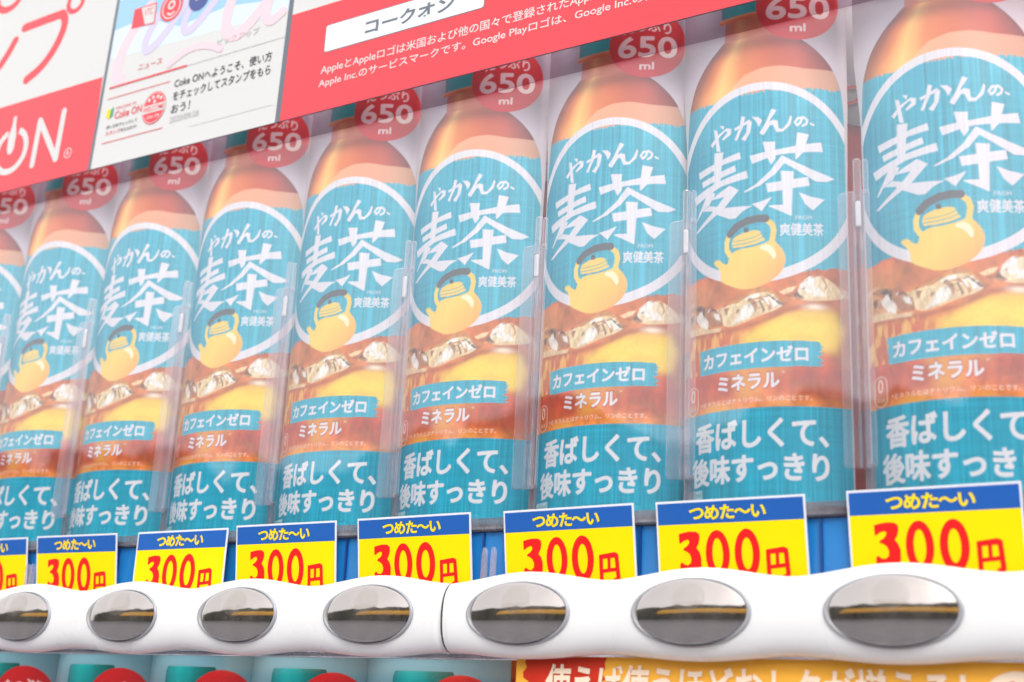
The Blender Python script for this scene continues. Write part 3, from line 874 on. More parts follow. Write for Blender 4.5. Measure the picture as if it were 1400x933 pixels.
for i in range(41):
    x = -6.9 + 11.3 * i / 40
    V += [(x, 0, 1.72), (x, -.02, 2.15 + .05 * sin(i * .8)), (x, -1.0, 2.85)]
F = [(3 * i + j, 3 * i + j + 1, 3 * i + j + 4, 3 * i + j + 3) for i in range(40) for j in (0, 1)]
link("canvas", mesh("canvas", V, F, M_ochre), aw)
for x in (-6.8, -3.0, .7, 4.3):
    link("post", mesh("post", [(x + a * .03, b * .03, z) for z in (0, 1.72) for a, b in ((-1, -1), (1, -1), (1, 1), (-1, 1))],
                      [(0, 1, 5, 4), (1, 2, 6, 5), (2, 3, 7, 6), (3, 0, 4, 7)], M_leaf), aw)

# ------------------------------------------------------------------ vending machine
vm = thing("vending_machine", "white drink vending machine with oval selection buttons under a row of display cards", "vending machine", w3(-5, 6.4, 0))
OX, OY, OZ = -5, 6.4, 0


def part(name, geo, mat, parent=vm, smooth=False, o=(OX, OY, OZ), label=None):
    """geo in absolute column units -> child of the machine"""
    geo.v = [(a - o[0], b - o[1], c - o[2]) for a, b, c in geo.v]
    ob = link(name, geo.mesh(name, mat, smooth), parent)
    if label:
        ob["label"] = label
    return ob


XL, XR = -11.3, 0.35          # inner width of the display
# cabinet: sides, top and the lower body
g = Geo()
g.box(XL - .7, XL, 6.28, 15.5, -17.2, 7.4)
g.box(XR, XR + 2.2, 6.28, 15.5, -17.2, 7.4)
g.box(XL, XR, 7.6, 15.5, -17.2, 7.4)
g.box(XL, XR, 6.30, 7.6, 6.25, 7.4)
g.box(XL, XR, 6.30, 7.6, -17.2, -3.4)
part("cabinet", g, M_cabinet)
g = Geo().rect(XL, XR, -3.4, 6.25, 6.93)
part("back_board", g, M_red)
# pale rings with lettering printed on the back board, one behind each gap
for gx in [-2.06 - k * 1.0 for k in range(8)]:
    g = Geo().disc(gx + .09, 4.08, .40, .62, 6.915)
    part("backboard_disc", g, M_lightgrey)
    g = Geo()
    g.disc(gx + .15, 3.89, .08, .11, 6.908)
    text_geo(g, "Coke", gx - .11, gx + .29, 3.62, 3.74, 6.908, bold=.01)
    part("backboard_lettering", g, M_red)

# the two shelves behind the buttons
g = Geo()
g.box(XL, XR, 6.43, 7.29, .52, 1.125)
part("price_rail", g, M_rail)
for i in range(9):
    x = -1.0 - i
    part("price_rail_rib", Geo().box(x - .16, x - .15, 6.41, 6.43, .6, 1.12), M_raildark)
g = Geo()
g.box(XL, XR, 6.405, 6.80, 1.130, 1.150)
g.box(XL, XR, 6.405, 6.43, 1.150, 1.205)
part("display_ledge", g, M_ledge)
g = Geo().box(XL, XR, 6.39, 6.404, 1.138, 1.152)
part("ledge_lip", g, M_ledge)
# clear display pane in front of the cards
g = Geo().box(XL, XR, 6.384, 6.398, 1.16, 3.945)
part("display_pane", g, M_pane)
g = Geo().box(XL, XR, 6.325, 6.340, -3.3, .45)
part("lower_display_pane", g, M_pane2)
# white inner liner above the lower cards
g = Geo().box(XL, XR, 6.45, 7.29, .475, .50)
part("shelf_liner", g, M_white)
g = Geo().box(XL, XR, 6.345, 6.40, .405, .47)
part("lower_lip", g, M_ledge)

# added fill lamps, unseen behind the poster and under the shelf, brighten the cards
M_filltube = bpy.data.materials.new("fill_tube_glow")
M_filltube.use_nodes = True
_e = M_filltube.node_tree.nodes["Principled BSDF"]
_e.inputs["Emission Color"].default_value = (1.0, 0.97, 0.94, 1)
_e.inputs["Emission Strength"].default_value = 1.0
for tz, ty, te in ((4.98, 6.50, .48), (.440, 6.43, .03)):
    g = Geo()
    vs = [(x, ty + .03 * cos(a * pi / 4), tz + .03 * sin(a * pi / 4)) for x in (XL + .1, XR - .1) for a in range(8)]
    g.add(vs, [(a, (a + 1) % 8, 8 + (a + 1) % 8, 8 + a) for a in range(8)])
    part("fill_tube", g, M_filltube)
    ld = bpy.data.lights.new("fill_light", 'AREA')
    ld.shape = 'RECTANGLE'
    ld.size = (XR - XL - .2) * P
    ld.size_y = .05 * P
    ld.energy = te
    ld.color = (1.0, 0.97, 0.94)
    lo_ = link("fill_light", ld, None, w3((XL + XR) / 2, ty - .01, tz - .035))
    lo_.rotation_euler = (radians(12), 0, 0)

# wavy button bar: one long convex moulding in two lengths
ZC = .637


def bar_half(x):
    """half height above and below the button line"""
    c = .5 + .5 * cos(2 * pi * (x + 1.735))
    c2 = c ** .85
    return .178 + .054 * c2, .204 + .030 * c2


def bar_y(t, bulge):
    return 6.135 - bulge + (.115 + bulge) * (1 - max(0.0, 1 - abs(t) ** 2.3) ** (1 / 2.3))


def bar_piece(x0, x1):
    g = Geo()
    n = max(2, int((x1 - x0) * 40))
    m = 30
    ts = [sin(pi / 2 * (-1 + 2 * j / m)) for j in range(m + 1)]
    V = []
    for i in range(n + 1):
        x = x0 + (x1 - x0) * i / n
        up, dn = bar_half(x)
        e = min(x - x0, x1 - x) / .022
        pull = .014 * (1 - min(1, e)) ** 2
        row = []
        for t in ts:
            row.append((x, bar_y(t, 0.0) + pull, ZC + (up if t > 0 else dn) * t))
        row.append((x, 6.30, ZC + up * .985))
        row.append((x, 6.30, ZC - dn * .985))
        V += row
    w = m + 3
    F = []
    for i in range(n):
        for j in range(w):
            j2 = (j + 1) % w
            F.append((i * w + j, (i + 1) * w + j, (i + 1) * w + j2, i * w + j2))
    F.append(tuple(range(w))[::-1])
    F.append(tuple(n * w + j for j in range(w)))
    return g.add(V, F)


for x0, x1 in ((XL, -4.2345), (-4.2265, XR)):
    part("button_bar", bar_piece(x0, x1), M_white, smooth=True)
g = Geo()
ts = [sin(pi / 2 * (-1 + 2 * j / 24)) for j in range(25)]
for xx in (-4.2345, -4.2265):
    pass
up, dn = bar_half(-4.23)
vs = []
for t in ts:
    vs += [(-4.236, bar_y(t, 0) + .010, ZC + (up if t > 0 else dn) * t * .985), (-4.225, bar_y(t, 0) + .010, ZC + (up if t > 0 else dn) * t * .985)]
g.add(vs, [(2 * i, 2 * i + 1, 2 * i + 3, 2 * i + 2) for i in range(24)])
part("bar_joint", g, M_seam)

# oval selection buttons: bezel, dished chrome reflector, clear moulded lens disc
A, B = .322, .172


def oval_surface(cx, cz, a, b, yf, nr=14, na=56):
    vs, fs = [(cx, yf(0, 0), cz)], []
    for r in range(1, nr + 1):
        for k in range(na):
            t = 2 * pi * k / na
            px, pz = a * r / nr * cos(t), b * r / nr * sin(t)
            vs.append((cx + px, yf(px, pz), cz + pz))
    for k in range(na):
        fs.append((0, 1 + k, 1 + (k + 1) % na))
    for r in range(1, nr):
        for k in range(na):
            a0, a1 = 1 + (r - 1) * na + k, 1 + (r - 1) * na + (k + 1) % na
            b0, b1 = a0 + na, a1 + na
            fs.append((a0, b0, b1, a1))
    return vs, fs


BUTTON_AT = [-1.735 - k for k in range(-2, 10)]


def surf(px, pz):
    """front of the bar at a button, relative to the button centre"""
    up, dn = bar_half(-1.735 + px)
    t = pz / (up if pz > 0 else dn)
    return bar_y(max(-1, min(1, t)), 0)


g = Geo()
prof = [(1.0, .004), (1.0, -.010), (.975, -.016), (.945, -.014), (.925, -.006), (.915, .004)]
na = 64
V = []
for s_, dy in prof:
    for k in range(na):
        t = 2 * pi * k / na
        px, pz = A * s_ * cos(t), B * s_ * sin(t)
        V.append((px, surf(px, pz) - 6.135 + dy, pz))
F = [(r * na + k, (r + 1) * na + k, (r + 1) * na + (k + 1) % na, r * na + (k + 1) % na) for r in range(len(prof) - 1) for k in range(na)]
g.add(V, F)
me_bezel = g.mesh("button_bezel", M_bezel, True)
g = Geo()
REFL = lambda px, pz: -.002 - .052 * (1 - (px / A) ** 2) * 1.0 + .052 - .0 + .9 * pz * pz * 1.6 - .046
g.add(*oval_surface(0, 0, A * .93, B * .93, REFL))
me_refl = g.mesh("reflector", M_chrome, True)
g = Geo()
g.add(*oval_surface(0, 0, A * .925, B * .925, lambda px, pz: REFL(px, pz) - .012))
me_lens = g.mesh("lens", M_lens, True)
g = Geo()
g.add(*oval_surface(.0, .072, .090, .078, lambda px, pz: REFL(px, pz + .072) - .012 - .006 * (1 - (px / .09) ** 2 - (pz / .078) ** 2) - .003, 8, 40))
me_disc = g.mesh("moulded_disc", M_lens, True)
first = True
for x in BUTTON_AT:
    if x > 0 or x < -9.2:
        continue
    loc = ((x - OX) * P, (6.135 - OY) * P, (ZC - OZ) * P)
    link("button_bezel", me_bezel, vm, loc)
    link("reflector", me_refl, vm, loc)
    link("lens", me_lens, vm, loc)
    link("moulded_disc", me_disc, vm, loc)

# small clear prongs that hold the price tags
g = Geo()
g.slab([(-.014, 0), (.014, 0), (.011, .24), (.004, .27), (-.004, .27), (-.011, .24)], 0, .03)
me_prong = g.mesh("clear_prong", M_clip)
for x in (-4.115, -4.055, -8.02, -7.965):
    link("clear_prong", me_prong, vm, ((x - OX) * P, (6.36 - OY) * P, (.76 - OZ) * P))

# ------------------------------------------------------------------ bottle display cards
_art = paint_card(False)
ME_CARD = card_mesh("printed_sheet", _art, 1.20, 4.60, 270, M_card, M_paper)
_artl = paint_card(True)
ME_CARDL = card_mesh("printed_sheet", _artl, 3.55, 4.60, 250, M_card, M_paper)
# clear stiffener strip behind each sheet
g = Geo()
g.box(-.30, .40, .26, .275, .02, 3.38)
ME_BACK = g.mesh("backing_strip", M_clip)
g = Geo()
g.box(-.30, .40, .26, .275, .02, 1.03)
ME_BACKL = g.mesh("backing_strip", M_clip)

DK = [0.020, -0.031, 0.002, -0.004, 0.008, 0.009, -0.014, 0.010, 0.0]
DZ = [-0.015, 0.027, 0.011, 0.002, -0.005, -0.012, -0.007, -0.002, 0.0]
CARD_LABEL = [
    "tea bottle card at the far right of the top row, cut by the picture edge",
    "tea bottle card second from the right in the top row, beside the widest red gap",
    "tea bottle card third from the right in the top row",
    "tea bottle card fourth from the right in the top row",
    "tea bottle card fifth from the right in the top row",
    "tea bottle card sixth from the right in the top row",
    "tea bottle card below the white foot of the phone picture",
    "tea bottle card second from the left in the top row",
    "sliver of a tea bottle card at the far left of the top row",
]
for k in range(9):
    X = -1.557 - k + DK[k]
    t = thing("bottle_display_card", CARD_LABEL[k], "display card", w3(X, 6.501, 1.20 + DZ[k]), "tea bottle cards in the top row")
    rc = random.Random(40 + k)
    t.rotation_euler = (0, radians(rc.uniform(-.22, .22)), radians(rc.uniform(-.9, .9)))
    link("printed_sheet", ME_CARD, t)
    link("backing_strip", ME_BACK, t)
LOW_LABEL = {
    0: "lower-row tea bottle card at the far left, cap cut by the picture edge",
    1: "lower-row tea bottle card under the second oval button from the left",
    2: "lower-row tea bottle card under the third oval button from the left",
    3: "lower-row tea bottle card under the fourth oval button from the left",
    4: "lower-row tea bottle card tucked beside the orange promotion sign",
}
for i, X in enumerate((-8.44, -7.46, -6.52, -5.60, -4.66)):
    t = thing("lower_bottle_card", LOW_LABEL[i], "display card", w3(X, 6.501, 3.55 - 4.045), "tea bottle cards in the row below the buttons")
    link("printed_sheet", ME_CARDL, t)
    link("backing_strip", ME_BACKL, t)

# ------------------------------------------------------------------ clear card clips between the cards
def rounded(x0, x1, z0, z1, r, n=5, corners=(1, 1, 1, 1)):
    out = []
    for ci, (cx, cz, a0) in enumerate(((x1 - r, z1 - r, 0), (x0 + r, z1 - r, pi / 2), (x0 + r, z0 + r, pi), (x1 - r, z0 + r, 3 * pi / 2))):
        if corners[ci]:
            for i in range(n + 1):
                a = a0 + pi / 2 * i / n
                out.append((cx + r * cos(a), cz + r * sin(a)))
        else:
            out.append(((x1, z1), (x0, z1), (x0, z0), (x1, z0))[ci])
    return out


def bevel_plate(g, pts, y0, y1, bw):
    """plate with a chamfered rim so that its edge catches the light"""
    n = len(pts)
    cx = sum(p[0] for p in pts) / n
    cz = sum(p[1] for p in pts) / n
    xs = [p[0] for p in pts]
    zs = [p[1] for p in pts]
    hx, hz = (max(xs) - min(xs)) / 2, (max(zs) - min(zs)) / 2
    mx, mz = (max(xs) + min(xs)) / 2, (max(zs) + min(zs)) / 2
    ins = [(mx + (p[0] - mx) * (1 - bw / hx), mz + (p[1] - mz) * (1 - bw / hz)) for p in pts]
    g.poly(ins, y0)
    g.add([(p[0], y0, p[1]) for p in ins] + [(p[0], y0 + bw, p[1]) for p in pts] + [(p[0], y1, p[1]) for p in pts],
          [(i, n + i, n + (i + 1) % n, (i + 1) % n) for i in range(n)] + [(n + i, 2 * n + i, 2 * n + (i + 1) % n, n + (i + 1) % n) for i in range(n)])
    return g


g = Geo()
bevel_plate(g, rounded(-.125, -.036, 1.37, 2.87, .028, corners=(0, 1, 1, 0)), .004, .016, .006)
me_plate = g.mesh("cover_plate", M_clip)
g = Geo()
bevel_plate(g, rounded(.004, .044, 1.37, 2.87, .02, corners=(1, 0, 0, 1)), .004, .016, .006)
me_plate2 = g.mesh("side_plate", M_clip)
g = Geo()
g.box(-.040, -.032, -.012, .040, 1.37, 2.86)
g.box(-.014, -.008, -.006, .040, 1.37, 2.80)
g.box(-.002, .004, -.012, .040, 1.37, 2.86)
me_rib = g.mesh("rib", M_rib)
g = Geo()
bevel_plate(g, rounded(-.036, .003, 2.80, 3.05, .014, corners=(1, 1, 0, 0)), -.006, .02, .006)
me_f1 = g.mesh("prong", M_clip)
g = Geo()
bevel_plate(g, rounded(.014, .040, 2.84, 3.04, .012, corners=(1, 1, 0, 0)), .0, .02, .005)
me_f2 = g.mesh("prong", M_clip)
g = Geo()
bevel_plate(g, rounded(-.026, .002, 2.655, 2.80, .010), -.016, .0, .005)
me_tab = g.mesh("tab", M_clipwhite)
g = Geo()
g.box(-.030, .020, .05, .058, .95, 1.40)
me_foot = g.mesh("foot", M_ledge)
CLIP_LABEL = [
    "clear plastic card clip in the widest gap, right of the second bottle card",
    "clear plastic card clip left of the second bottle card from the right",
    "clear plastic card clip left of the third bottle card from the right",
    "clear plastic card clip left of the fourth bottle card from the right",
    "clear plastic card clip left of the fifth bottle card from the right",
    "clear plastic card clip left of the sixth bottle card from the right",
    "clear plastic card clip left of the seventh bottle card from the right",
    "clear plastic card clip beside the sliver of a bottle card at the far left",
]
CLIPX = [-1.915, -2.902, -3.880, -4.860, -5.862, -6.835, -7.835, -8.82]
for k in range(8):
    t = thing("card_clip", CLIP_LABEL[k], "clip", w3(CLIPX[k], 6.440, 1.36), "clear clips between the bottle cards")
    zz = -1.36 * P
    for nm, me_ in (("cover_plate", me_plate), ("side_plate", me_plate2), ("rib", me_rib), ("prong", me_f1), ("prong", me_f2), ("tab", me_tab), ("foot", me_foot)):
        link(nm, me_, t, (0, 0, zz))

# ------------------------------------------------------------------ price tags
TW, TH = .820, .45
g = Geo().box(0, TW, 0, .006, -TH, 0)
me_tagcard = g.mesh("card", M_tagwhite)
g = Geo().rect(.010, TW - .010, -.124, -.012, -.0016)
me_tagblue = g.mesh("blue_band", M_tagblue)
g = Geo().rect(.010, TW - .010, -TH + .006, -.124, -.0016)
me_tagyel = g.mesh("yellow_field", M_yel)
g = Geo()
text_geo(g, "つめた〜い", .190, .612, -.106, -.030, -.0032, bold=.032, spacing=.86)
me_tagtop = g.mesh("cold_lettering", M_yel)
g = Geo()
three = [(.126, -.166), (.150, -.160), (.185, -.154), (.222, -.156), (.241, -.170), (.243, -.196), (.236, -.224), (.222, -.250), (.238, -.272), (.247, -.305),
         (.246, -.350), (.232, -.395), (.200, -.425), (.160, -.432), (.125, -.420), (.127, -.338), (.140, -.332), (.152, -.345), (.172, -.348), (.188, -.334),
         (.191, -.308), (.183, -.284), (.165, -.268), (.148, -.262), (.150, -.250), (.168, -.240), (.182, -.222), (.183, -.206), (.172, -.200), (.152, -.207), (.138, -.218), (.127, -.222)]
g.poly([(x, -.162 + (z + .154) * .89) for x, z in three], -.0032)
g.ring(.339, -.281, .066, .121, .029, .080, -.0032, 40)
g.ring(.500, -.284, .068, .125, .030, .080, -.0032, 40)
me_digits = g.mesh("price_digits", M_tagred)
g = Geo()
g.poly([(.600, -.268), (.695, -.256), (.716, -.266), (.718, -.285), (.623, -.290), (.622, -.412), (.600, -.410)], -.0032)
g.poly([(.694, -.2857), (.718, -.2845), (.724, -.395), (.716, -.412), (.690, -.412), (.680, -.398), (.700, -.390)], -.0032)
g.poly([(.6222, -.345), (.6985, -.338), (.6995, -.358), (.6222, -.364)], -.0032)
g.poly([(.650, -.2885), (.668, -.2876), (.667, -.342), (.649, -.344)], -.0031)
me_yen = g.mesh("yen_character", M_tagred)
TAG_LABEL = {
    8: "half-hidden 300 yen price card at the far left, two clear prongs before it",
    7: "300 yen price card, leftmost of the ones seen whole",
    6: "slanted 300 yen price card right of the second oval button from the left",
    5: "300 yen price card right of the slanted one",
    4: "300 yen price card just left of the bar joint, clear prongs beside it",
    3: "300 yen price card just right of the bar joint",
    2: "300 yen price card, second from the right",
    1: "largest 300 yen price card, at the right edge of the picture",
}
TAGS = {8: (-8.80, 1.207, 9, 0), 7: (-7.882, 1.209, 9, -.4), 6: (-6.858, 1.200, .5, 0), 5: (-5.973, 1.211, 7, 0), 4: (-4.995, 1.214, 8, .4),
        3: (-3.958, 1.214, 8, .6), 2: (-3.012, 1.219, 8, .2), 1: (-1.987, 1.225, 7, .3)}
for k, (x, z, tilt, roll) in TAGS.items():
    t = thing("price_card", TAG_LABEL[k], "price tag", w3(x * 1.00635, 6.34, z * 1.00635 + .006), "300 yen price cards behind the button bar",
              rot=(radians(tilt), radians(-roll), 0))
    for nm, me_ in (("card", me_tagcard), ("blue_band", me_tagblue), ("yellow_field", me_tagyel), ("cold_lettering", me_tagtop), ("price_digits", me_digits), ("yen_character", me_yen)):
        link(nm, me_, t)

# ------------------------------------------------------------------ promotional poster on the pane
YS = 6.366
po = thing("promotional_poster", "glossy red and white poster with a phone screen picture across the top of the pane", "poster", w3(-6, YS, 4.12))


def pp(name, geo, mat, lay, parent=po, label=None):
    y0 = -.0004 * lay
    geo.v = [(a + 6, b + y0, c - 4.12) for a, b, c in geo.v]
    ob = link(name, geo.mesh(name, mat), parent)
    if label:
        ob["label"] = label
    return ob


ZB, ZT = 4.115, 6.22
pp("poster_sheet", Geo().box(-11.2, .3, 0, .012, ZB, ZT), M_whiteprint, 0)
pp("red_panel", Geo().rect(-11.2, -8.005, ZB, 4.930), M_redprint, 1)
g = Geo()
g.poly([(-6.045, ZB), (.3, ZB), (.3, 6.2), (-5.0, 6.2), (-5.0, 4.965), (-6.030, 4.965)])
pp("red_panel", g, M_redprint, 1)
# big rounded characters of the headline, left
g = Geo()
g.stroke([(-9.115, 5.660), (-8.85, 5.668), (-8.640, 5.672)], .085)
g.stroke([(-8.640, 5.6725), (-8.585, 5.600), (-8.600, 5.480), (-8.680, 5.330), (-8.810, 5.200), (-8.975, 5.130)], .085, -.0001)
pp("headline_stroke", g, M_redprint, 2)
g = Geo().ring(-8.49, 5.745, .115, .115, .065, .065)
pp("headline_ring", g, M_redprint, 2)
g = Geo().stroke([(-9.215, 5.565), (-9.30, 5.43), (-9.42, 5.30), (-9.60, 5.19)], .08)
pp("headline_stroke", g, M_redprint, 2)
g = Geo().ring(-9.40, 6.05, .19, .17, .13, .10)
pp("headline_ring", g, M_redprint, 2)
g = Geo()
g.stroke([(-10.4, 5.70), (-9.95, 5.72)], .085)
g.stroke([(-9.95, 5.72), (-9.95, 5.5), (-10.1, 5.3), (-10.3, 5.15)], .085, -.0001)
pp("headline_stroke", g, M_redprint, 2)
# ON lettering with a power sign for the O
g = Geo()
g.ring(-9.02, 4.48, .215, .215, .160, .160, 0, 40, radians(112), radians(112 + 316))
pp("power_ring", g, M_whiteprint, 3)
g = Geo()
g.poly([(-9.052, 4.455), (-9.012, 4.455), (-8.990, 4.50), (-8.985, 4.62), (-9.010, 4.72), (-9.014, 4.80), (-9.050, 4.80), (-9.054, 4.72), (-9.080, 4.62), (-9.075, 4.50)])
pp("bottle_mark", g, M_whiteprint, 3)
g = Geo()
g.stroke([(-8.715, 4.295), (-8.700, 4.690)], .058)
g.stroke([(-8.700, 4.690), (-8.430, 4.295)], .058, -.0001)
g.stroke([(-8.430, 4.295), (-8.415, 4.715)], .058, -.0002)
pp("big_letter", g, M_whiteprint, 3)
g = Geo()
g.ring(-8.290, 4.318, .044, .044, .037, .037)
text_geo(g, "R", -8.305, -8.274, 4.298, 4.338)
pp("registered_mark", g, M_whiteprint, 3)
g = Geo()
text_geo(g, "Coke", -10.3, -9.3, 4.29, 4.72, 0, bold=.02)
pp("big_letter", g, M_whiteprint, 3)
# phone with its screen
g = Geo()
g.poly([(-8.020, ZB + .0), (-6.040, ZB + .0), (-6.005, 6.2), (-7.950, 6.2)])
pp("phone_frame", g, M_greyprint, 2)
g = Geo().poly([(-7.985, ZB + .0), (-6.085, ZB + .0), (-6.050, 6.2), (-7.912, 6.2)])
pp("phone_screen", g, M_whiteprint, 3)
g = Geo().poly([(-7.950, 5.07), (-6.070, 5.01), (-6.052, 6.2), (-7.916, 6.2)])
pp("screen_banner", g, M_sky2, 4)
g = Geo()
g.poly([(-7.94, 5.33), (-7.60, 5.36), (-7.20, 5.18), (-6.70, 5.22), (-6.07, 5.12), (-6.068, 5.45), (-6.6, 5.40), (-7.1, 5.50), (-7.5, 5.62), (-7.93, 5.60)])
pp("banner_wave", g, M_sky1, 5)
g = Geo()
g.stroke([(-7.56, 5.45), (-7.72, 5.28), (-7.83, 5.08), (-7.86, 4.90), (-7.78, 4.85)], .11, cap=True)
pp("banner_script", g, M_pink, 6)
g = Geo()
g.stroke([(-7.30, 5.50), (-7.46, 5.32), (-7.57, 5.14), (-7.54, 5.02), (-7.40, 5.10), (-7.22, 5.28), (-7.10, 5.45)], .075)
pp("banner_script", g, M_pink2, 7)
g = Geo()
g.stroke([(-6.86, 5.60), (-7.03, 5.40), (-7.16, 5.22), (-7.12, 5.08), (-6.98, 5.16), (-6.80, 5.34), (-6.66, 5.52)], .075)
pp("banner_script", g, M_pink2, 8)
g = Geo()
g.stroke([(-6.40, 5.70), (-6.56, 5.44), (-6.70, 5.18), (-6.68, 4.98), (-6.56, 4.92), (-6.40, 5.04), (-6.22, 5.22)], .10)
pp("banner_script", g, M_pink, 9)
g = Geo()
g.stroke([(-6.12, 5.60), (-6.22, 5.30), (-6.30, 5.05), (-6.24, 4.95), (-6.12, 5.02)], .08)
pp("banner_script", g, M_pink, 10)
g = Geo()
g.stroke([(-7.25, 4.86), (-7.05, 4.95), (-6.85, 4.93), (-6.72, 4.86)], .06)
pp("banner_script", g, M_pink, 11)
# icons
g = Geo().poly([(-7.745, 5.295), (-7.480, 5.275), (-7.484, 5.465), (-7.738, 5.468)])
pp("ticket_icon", g, M_redprint, 12)
g = Geo().poly([(-7.590, 5.292), (-7.492, 5.287), (-7.495, 5.452), (-7.655, 5.456)])
pp("ticket_icon", g, M_whiteprint, 13)
g = Geo()
text_geo(g, "VTC", -7.615, -7.515, 5.37, 5.435, 0, bold=.01)
pp("ticket_lettering", g, M_redprint, 14)
g = Geo().disc(-7.312, 5.375, .122, .125)
pp("cup_icon", g, M_redprint, 12)
g = Geo()
g.ring(-7.312, 5.375, .100, .103, .090, .093)
g.ring(-7.312, 5.395, .040, .040, .022, .022)
g.stroke([(-7.345, 5.325), (-7.31, 5.305), (-7.275, 5.325)], .016)
pp("cup_icon", g, M_whiteprint, 13)
g = Geo().disc(-7.015, 5.375, .108, .110)
pp("round_icon", g, M_navy, 12)
g = Geo().poly([(-7.05, 5.36), (-6.98, 5.36), (-6.975, 5.43), (-7.055, 5.43)])
pp("round_icon", g, M_whiteprint, 13)
# tabs and news text
g = Geo()
text_geo(g, "ニュース", -7.595, -7.335, 4.885, 4.935)
pp("tab_lettering", g, M_redprint, 12)
g = Geo()
text_geo(g, "ピックアップ", -6.755, -6.335, 4.893, 4.948)
pp("tab_lettering", g, M_lightgrey, 12)
pp("tab_rule", Geo().rect(-7.903, -7.050, 4.792, 4.808), M_redprint, 12)
pp("tab_rule", Geo().rect(-7.050, -6.070, 4.796, 4.800), M_lightgrey, 12)
pp("thin_rule", Geo().rect(-7.903, -7.215, 4.700, 4.706), M_redprint, 12)
pp("thin_rule", Geo().rect(-7.900, -7.227, 4.312, 4.318), M_redprint, 12)
pp("thin_rule", Geo().rect(-6.95, -6.12, 4.262, 4.265), M_lightgrey, 12)
g = Geo()
text_geo(g, "Coke ONへようこそ、使い方", -7.160, -6.180, 4.632, 4.712, bold=.008)
text_geo(g, "をチェックしてスタンプをもら", -7.160, -6.180, 4.522, 4.602, bold=.008)
text_geo(g, "おう！", -7.160, -6.965, 4.415, 4.490, bold=.008)
pp("news_lettering", g, M_darktext, 12)
g = Geo()
text_geo(g, "2020/09/28", -7.162, -6.862, 4.338, 4.388)
pp("date_lettering", g, M_lightgrey, 12)
g = Geo().poly([(-7.885, 4.622), (-7.850, 4.595), (-7.850, 4.520), (-7.890, 4.545)])
pp("beginner_leaf", g, M_yel, 12)
g = Geo().poly([(-7.850, 4.595), (-7.815, 4.622), (-7.812, 4.545), (-7.850, 4.520)])
pp("beginner_leaf", g, M_green, 12)
g = Geo()
text_geo(g, "WELCOME TO", -7.790, -7.560, 4.588, 4.612)
text_geo(g, "Coke ON", -7.790, -7.490, 4.506, 4.572, bold=.012)
text_geo(g, "スタンプ", -7.868, -7.70, 4.378, 4.412, bold=.012)
pp("welcome_lettering", g, M_redprint, 12)
g = Geo()
text_geo(g, "使い方をチェックして", -7.868, -7.525, 4.432, 4.464, bold=.012)
text_geo(g, "をもらおう！", -7.695, -7.525, 4.378, 4.408, bold=.012)
pp("welcome_lettering", g, M_darktext, 12)
g = Geo().disc(-7.355, 4.510, .126, .138)
pp("stamp_icon", g, M_redprint, 12)
g = Geo()
g.rect(-7.480, -7.230, 4.474, 4.540)
for dx, dz in ((-.06, .085), (-.02, .105), (.03, .10), (.065, .08), (0, .06)):
    g.disc(-7.355 + dx, 4.510 + dz * .9, .014, .016, -.0001, 12)
g.ring(-7.355, 4.510, .118, .130, .113, .125, -.0002)
pp("stamp_icon", g, M_whiteprint, 13)
g = Geo()
text_geo(g, "WELCOME", -7.470, -7.240, 4.486, 4.528, bold=.02)
pp("stamp_lettering", g, M_redprint, 15)
g = Geo()
text_geo(g, "Coke ON", -7.425, -7.285, 4.425, 4.450, bold=.01)
pp("stamp_lettering", g, M_whiteprint, 13)
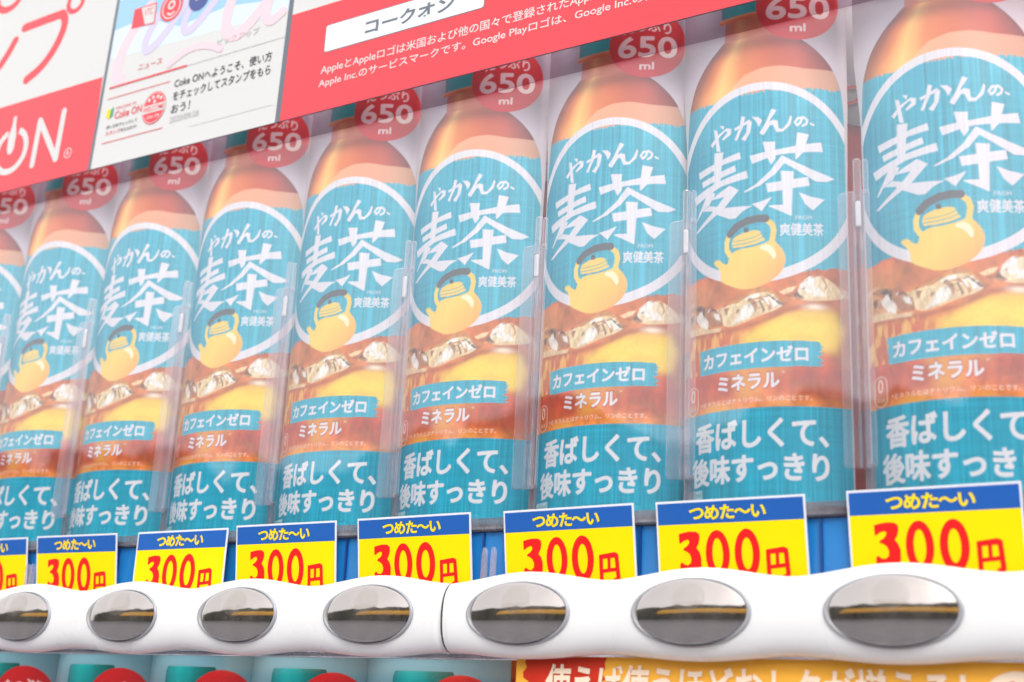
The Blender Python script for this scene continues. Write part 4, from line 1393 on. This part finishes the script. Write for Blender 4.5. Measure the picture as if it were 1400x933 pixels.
# label plate and small print on the red right half
g = Geo().slab(rounded(-5.690, -4.340, 4.571, 4.791, .02), 0, .004)
pp("name_plate", g, M_greyprint, 3)
g = Geo().poly(rounded(-5.684, -4.346, 4.577, 4.785, .018))
pp("name_plate", g, principled("silver_white_print", (226, 230, 234), rough=0.18, coat=0.6), 5)
g = Geo()
text_geo(g, "コークオン", -5.330, -4.585, 4.622, 4.736, 0, bold=.034)
pp("name_lettering", g, M_greyprint, 7)
g = Geo()
text_geo(g, "AppleとAppleロゴは米国および他の国々で登録されたApple Inc.の商標です。", -5.700, -2.90, 4.392, 4.478, bold=.006)
pp("footnote_lettering", g, M_whiteprint, 2)
g = Geo()
text_geo(g, "Apple Inc.のサービスマークです。Google Playロゴは、Google Inc.の商標です。", -5.708, -2.80, 4.290, 4.370, bold=.006)
pp("footnote_lettering", g, M_whiteprint, 2)
# added film: its tint paints the dim, glare-free band under the printed edge
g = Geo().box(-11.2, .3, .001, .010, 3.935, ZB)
pp("dim_band_film", g, M_dimband, 0)

# ------------------------------------------------------------------ orange promotion sign on the lower pane
pr = thing("promotion_sign", "orange and gold promotion sign with a red splash below the button bar", "sign", w3(-3.8, 6.305, -.2))


def pq(name, geo, mat, lay, label=None):
    geo.v = [(a + 3.8, b - .002 * lay, c + .2) for a, b, c in geo.v]
    ob = link(name, geo.mesh(name, mat), pr)
    return ob


pq("sign_sheet", Geo().box(-3.828, .3, 0, .012, -.25, .425), M_orange, 0)
g = Geo()
rs = random.Random(3)
pts = []
for i in range(70):
    a = 2 * pi * i / 70
    r = 1 + rs.uniform(-.09, .09)
    pts.append((-3.53 + .235 * r * cos(a) * (1 + .35 * max(0, cos(a)) * max(0, sin(a))), .34 + .30 * r * sin(a)))
pts = [(x, min(z, .421 + .002 * sin(x * 90))) for x, z in pts]
g.poly(pts)
pq("red_splash", g, M_splash, 1)
g = Geo()
text_geo(g, "使えば使うほどおトクが増える！", -3.640, -1.46, .178, .388, 0, bold=.028)
pq("sign_lettering", g, M_cream, 3)
g = Geo().disc(-1.240, .22, .165, .165)
pq("coin_disc", g, M_cream, 3)
g = Geo()
g.poly([(-1.27, .34), (-1.25, .34), (-1.215, .20), (-1.235, .14), (-1.26, .20)])
pq("coin_mark", g, M_splash, 4)
# cream moulding strip visible under the bar
g = Geo().box(XL, -3.835, 6.27, 6.324, .408, .428)
part("lower_trim", g, M_ledge)
